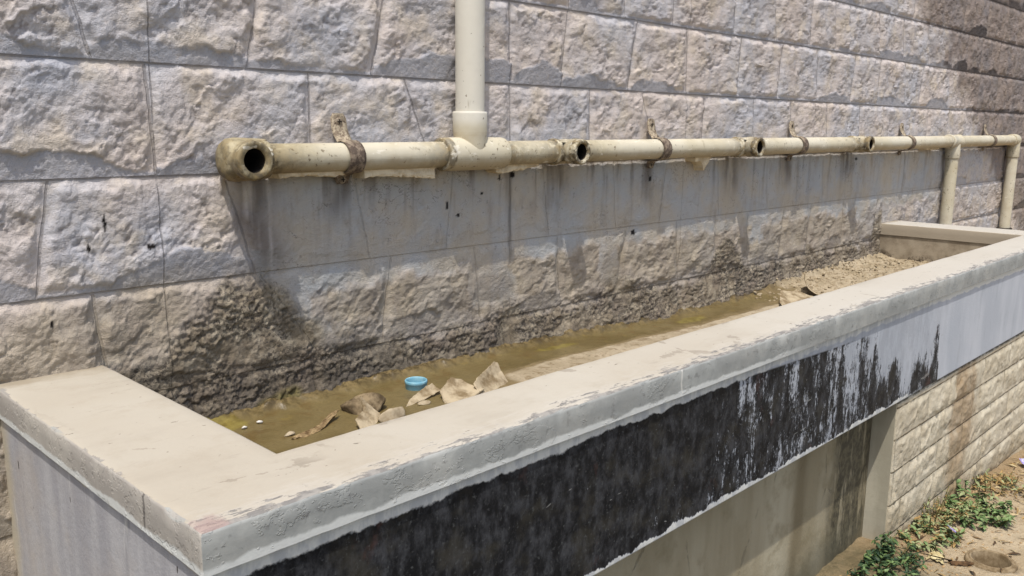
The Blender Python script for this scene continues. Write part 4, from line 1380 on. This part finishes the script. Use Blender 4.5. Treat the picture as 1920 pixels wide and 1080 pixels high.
def weed(c, R, H, n, Lr, label, mats, seed, stems=12, wr=0.22):
    rs = np.random.default_rng(seed)
    x0, y0 = c
    z0 = float(ground_z(np.array(x0), np.array(y0)))
    bm = bmesh.new()
    bs = bm
    for s in range(stems):
        a = rs.uniform(0, 6.283)
        rr = R * math.sqrt(rs.uniform()) * 0.5
        bx, by = x0 + rr * math.cos(a) * 1.3, min(y0 + rr * math.sin(a) * 0.8, -0.75)
        bz = float(ground_z(np.array(bx), np.array(by))) - 0.005
        lean = Vector((math.cos(a) * rs.uniform(0.1, 0.9), math.sin(a) * rs.uniform(0.1, 0.7) - 0.15, 1)).normalized()
        hh = H * rs.uniform(0.45, 1.0)
        pts = [Vector((bx, by, bz)) + lean * (hh * q) + Vector((0, 0, -0.15 * hh * q * q)) for q in (0, 0.35, 0.7, 1)]
        for p, q in zip(pts[:-1], pts[1:]):
            sd = (q - p).cross(Vector((0.3, 1, 0.2))).normalized() * 0.0016
            s2 = (q - p).cross(sd).normalized() * 0.0016
            ring = [[bs.verts.new(w + o_) for o_ in (sd, s2, -sd, -s2)] for w in (p, q)]
            for i in range(4):
                bs.faces.new((ring[0][i], ring[0][(i + 1) % 4], ring[1][(i + 1) % 4], ring[1][i])).material_index = len(mats)
        for _ in range(n // stems):
            q = rs.uniform(0.12, 1.0)
            p = Vector((bx, by, bz)) + lean * (hh * q) + Vector((0, 0, -0.15 * hh * q * q))
            aa = rs.uniform(0, 6.283)
            d = Vector((math.cos(aa), math.sin(aa), rs.uniform(-0.1, 0.75)))
            L = Lr * rs.uniform(0.5, 1.2)
            if p.y + d.normalized().y * L > -0.742:
                d.y = -abs(d.y) * 0.4
            leaf(bm, p, d, L, L * wr * rs.uniform(0.7, 1.3), rs.uniform(0.1, 0.6), rs, int(rs.integers(0, len(mats))))
    fo = link("weed_plant", bm_mesh(bm, "weed_plant"), mats[0], loc=(x0, y0, z0))
    for m in mats[1:] + [M_STEM]:
        fo.data.materials.append(m)
    return tag(fo, label, "weed", "weeds along the foot of the trough")


weed((2.93, -0.82), 0.22, 0.070, 640, 0.026, "bright green leafy weed clump, the farthest green one along the tiled pier", [M_LEAF, M_LEAF, M_LEAFP], 1, 40, 0.2)
weed((2.58, -0.79), 0.20, 0.05, 560, 0.023, "pale green straggly weed at the pier's near corner beside the drain", [M_LEAFP, M_LEAFP, M_LEAF, M_DRY], 2, 36, 0.2)
weed((2.29, -0.77), 0.19, 0.075, 840, 0.022, "dark green weed in the bottom corner below the stained concrete", [M_LEAFD, M_LEAFD, M_LEAF], 3, 44, 0.17)
weed((2.05, -0.76), 0.17, 0.06, 520, 0.022, "dark low weeds under the stained concrete, nearest to the black panel", [M_LEAFD, M_LEAFD, M_DRY], 6, 34, 0.17)
weed((3.24, -0.80), 0.20, 0.06, 320, 0.028, "small dry brownish weed tuft against the brown stained tiles", [M_DRY, M_DRY, M_LEAFP], 4, 34, 0.12)
weed((2.73, -0.765), 0.10, 0.13, 220, 0.018, "thin upright dried stalks between the two green weed clumps", [M_DRY, M_LEAFP], 5, 22, 0.16)

# round drain pipe let into the ground
dx, dy = DRX, DRY
dzz = float(max(ground_z(np.array(dx + 0.085 * math.cos(a)), np.array(dy + 0.085 * math.sin(a))) for a in np.arange(0, 6.28, 0.3))) - 0.010
dr = empty("floor_drain", (dx, dy, dzz), "round drain ring sunk in the sandy ground beside the weeds", "drain")
M_RING = plain("dusty drain ring", (140, 124, 98), (100, 84, 60), 30, 0.9)
M_LID = plain("shaded drain silt", (52, 43, 31), (36, 30, 22), 24, 0.9, 0.003)  # silt darkened to paint in the shade inside the sunk ring
link("rim", lathe("rim", (dx, dy, dzz), (0, 0, 1), [(-0.07, 0.049), (0.010, 0.0495), (0.013, 0.052), (0.013, 0.055), (0.009, 0.0565), (0.008, 0.059), (0.011, 0.061), (0.010, 0.064), (0.003, 0.067), (-0.02, 0.068)], 64, 0.01, 4), M_RING, dr, smooth=True)
link("drain_bed", lathe("drain_bed", (dx, dy, dzz), (0, 0, 1), [(-0.042, 0.0005), (-0.041, 0.02), (-0.043, 0.04), (-0.048, 0.0492)], 48, 0.02, 5), M_LID, dr, smooth=True)

M_PURPLE = plain("purple wrapper plastic", (120, 104, 168), (206, 200, 220), 60, 0.35, 0.001)


def litter(name, x, y, lb, cat, mat, dz=0.0, **k):
    z = float(ground_z(np.array(x), np.array(y))) + dz
    o = link(name, curled_sheet(name, (x, y, z), **k), mat, loc=(x, y, z))
    return tag(o, lb, cat)


def wrapper(x, y, dz, lb, pts, yaw, tilt, seed):
    z = float(ground_z(np.array(x), np.array(y))) + dz
    o = link("plastic_wrapper", plate_mesh("plastic_wrapper", (x, y, z), pts, 0.003, yaw, tilt, 0.2, 14.0, seed), M_PURPLE, loc=(x, y, z))
    return tag(o, lb, "wrapper")


wrapper(3.62, -0.815, 0.003, "purple and white plastic wrapper near the right edge by the pier", [(-0.06, -0.02), (0.05, -0.024), (0.06, 0.015), (-0.05, 0.02)], -0.3, 0.3, 41)
wrapper(2.655, -0.835, 0.022, "small crumpled purple wrapper caught in the weeds above the drain", [(-0.016, -0.010), (0.016, -0.012), (0.018, 0.010), (-0.012, 0.012)], 0.4, 0.6, 42)
litter("dry_leaf", 2.49, -0.915, "dark curled dry leaf on the sand left of the drain", "leaf", plain("dead leaf", (52, 38, 26), (96, 72, 46), 40), L=0.06, W=0.025, yaw=-0.9, curl=1.8, tilt=0.3, seed=43, taper=0.5, th=0.001)
litter("dry_leaf", 2.47, -0.855, "pale flat dry leaf under the broad-leaved weed", "leaf", plain("pale dead leaf", (196, 184, 144), (164, 150, 108), 40), L=0.07, W=0.05, yaw=0.2, curl=0.7, tilt=0.1, seed=44, taper=0.5, th=0.001)
rs = np.random.default_rng(90)
pts = []
for _ in range(900):
    x = rs.uniform(2.3, 4.2)
    y = -0.76 - 0.5 * rs.uniform() ** 1.6
    pts.append((x, y, float(ground_z(np.array(x), np.array(y))), rs.uniform(0.0015, 0.005)))
scatter("gravel", pts, plain("brown grit", (120, 96, 64), (176, 150, 112), 40), "brown grit and crumbs strewn on the sandy ground", "gravel")

# dead stalks and straw lying about the weeds
bm = bmesh.new()
rs = np.random.default_rng(120)
for _ in range(260):
    x = rs.uniform(2.35, 3.9)
    y = -0.77 - 0.28 * rs.uniform() ** 1.7
    z = float(ground_z(np.array(x), np.array(y))) + 0.003
    a = rs.uniform(0, 6.283)
    leaf(bm, (x, y, z), (math.cos(a), math.sin(a), rs.uniform(0, 0.35)), rs.uniform(0.015, 0.06), rs.uniform(0.0012, 0.005), rs.uniform(0.1, 0.5), rs, int(rs.integers(0, 3)))
o = link("straw", bm_mesh(bm, "straw"), M_DRY)
o.data.materials.append(plain("dark straw", (66, 50, 34), (110, 88, 58), 40))
o.data.materials.append(plain("bleached straw", (176, 160, 122), (150, 132, 94), 40))
tag(o, "dry straw and dead leaf litter scattered around the weeds", "litter", None, "stuff")
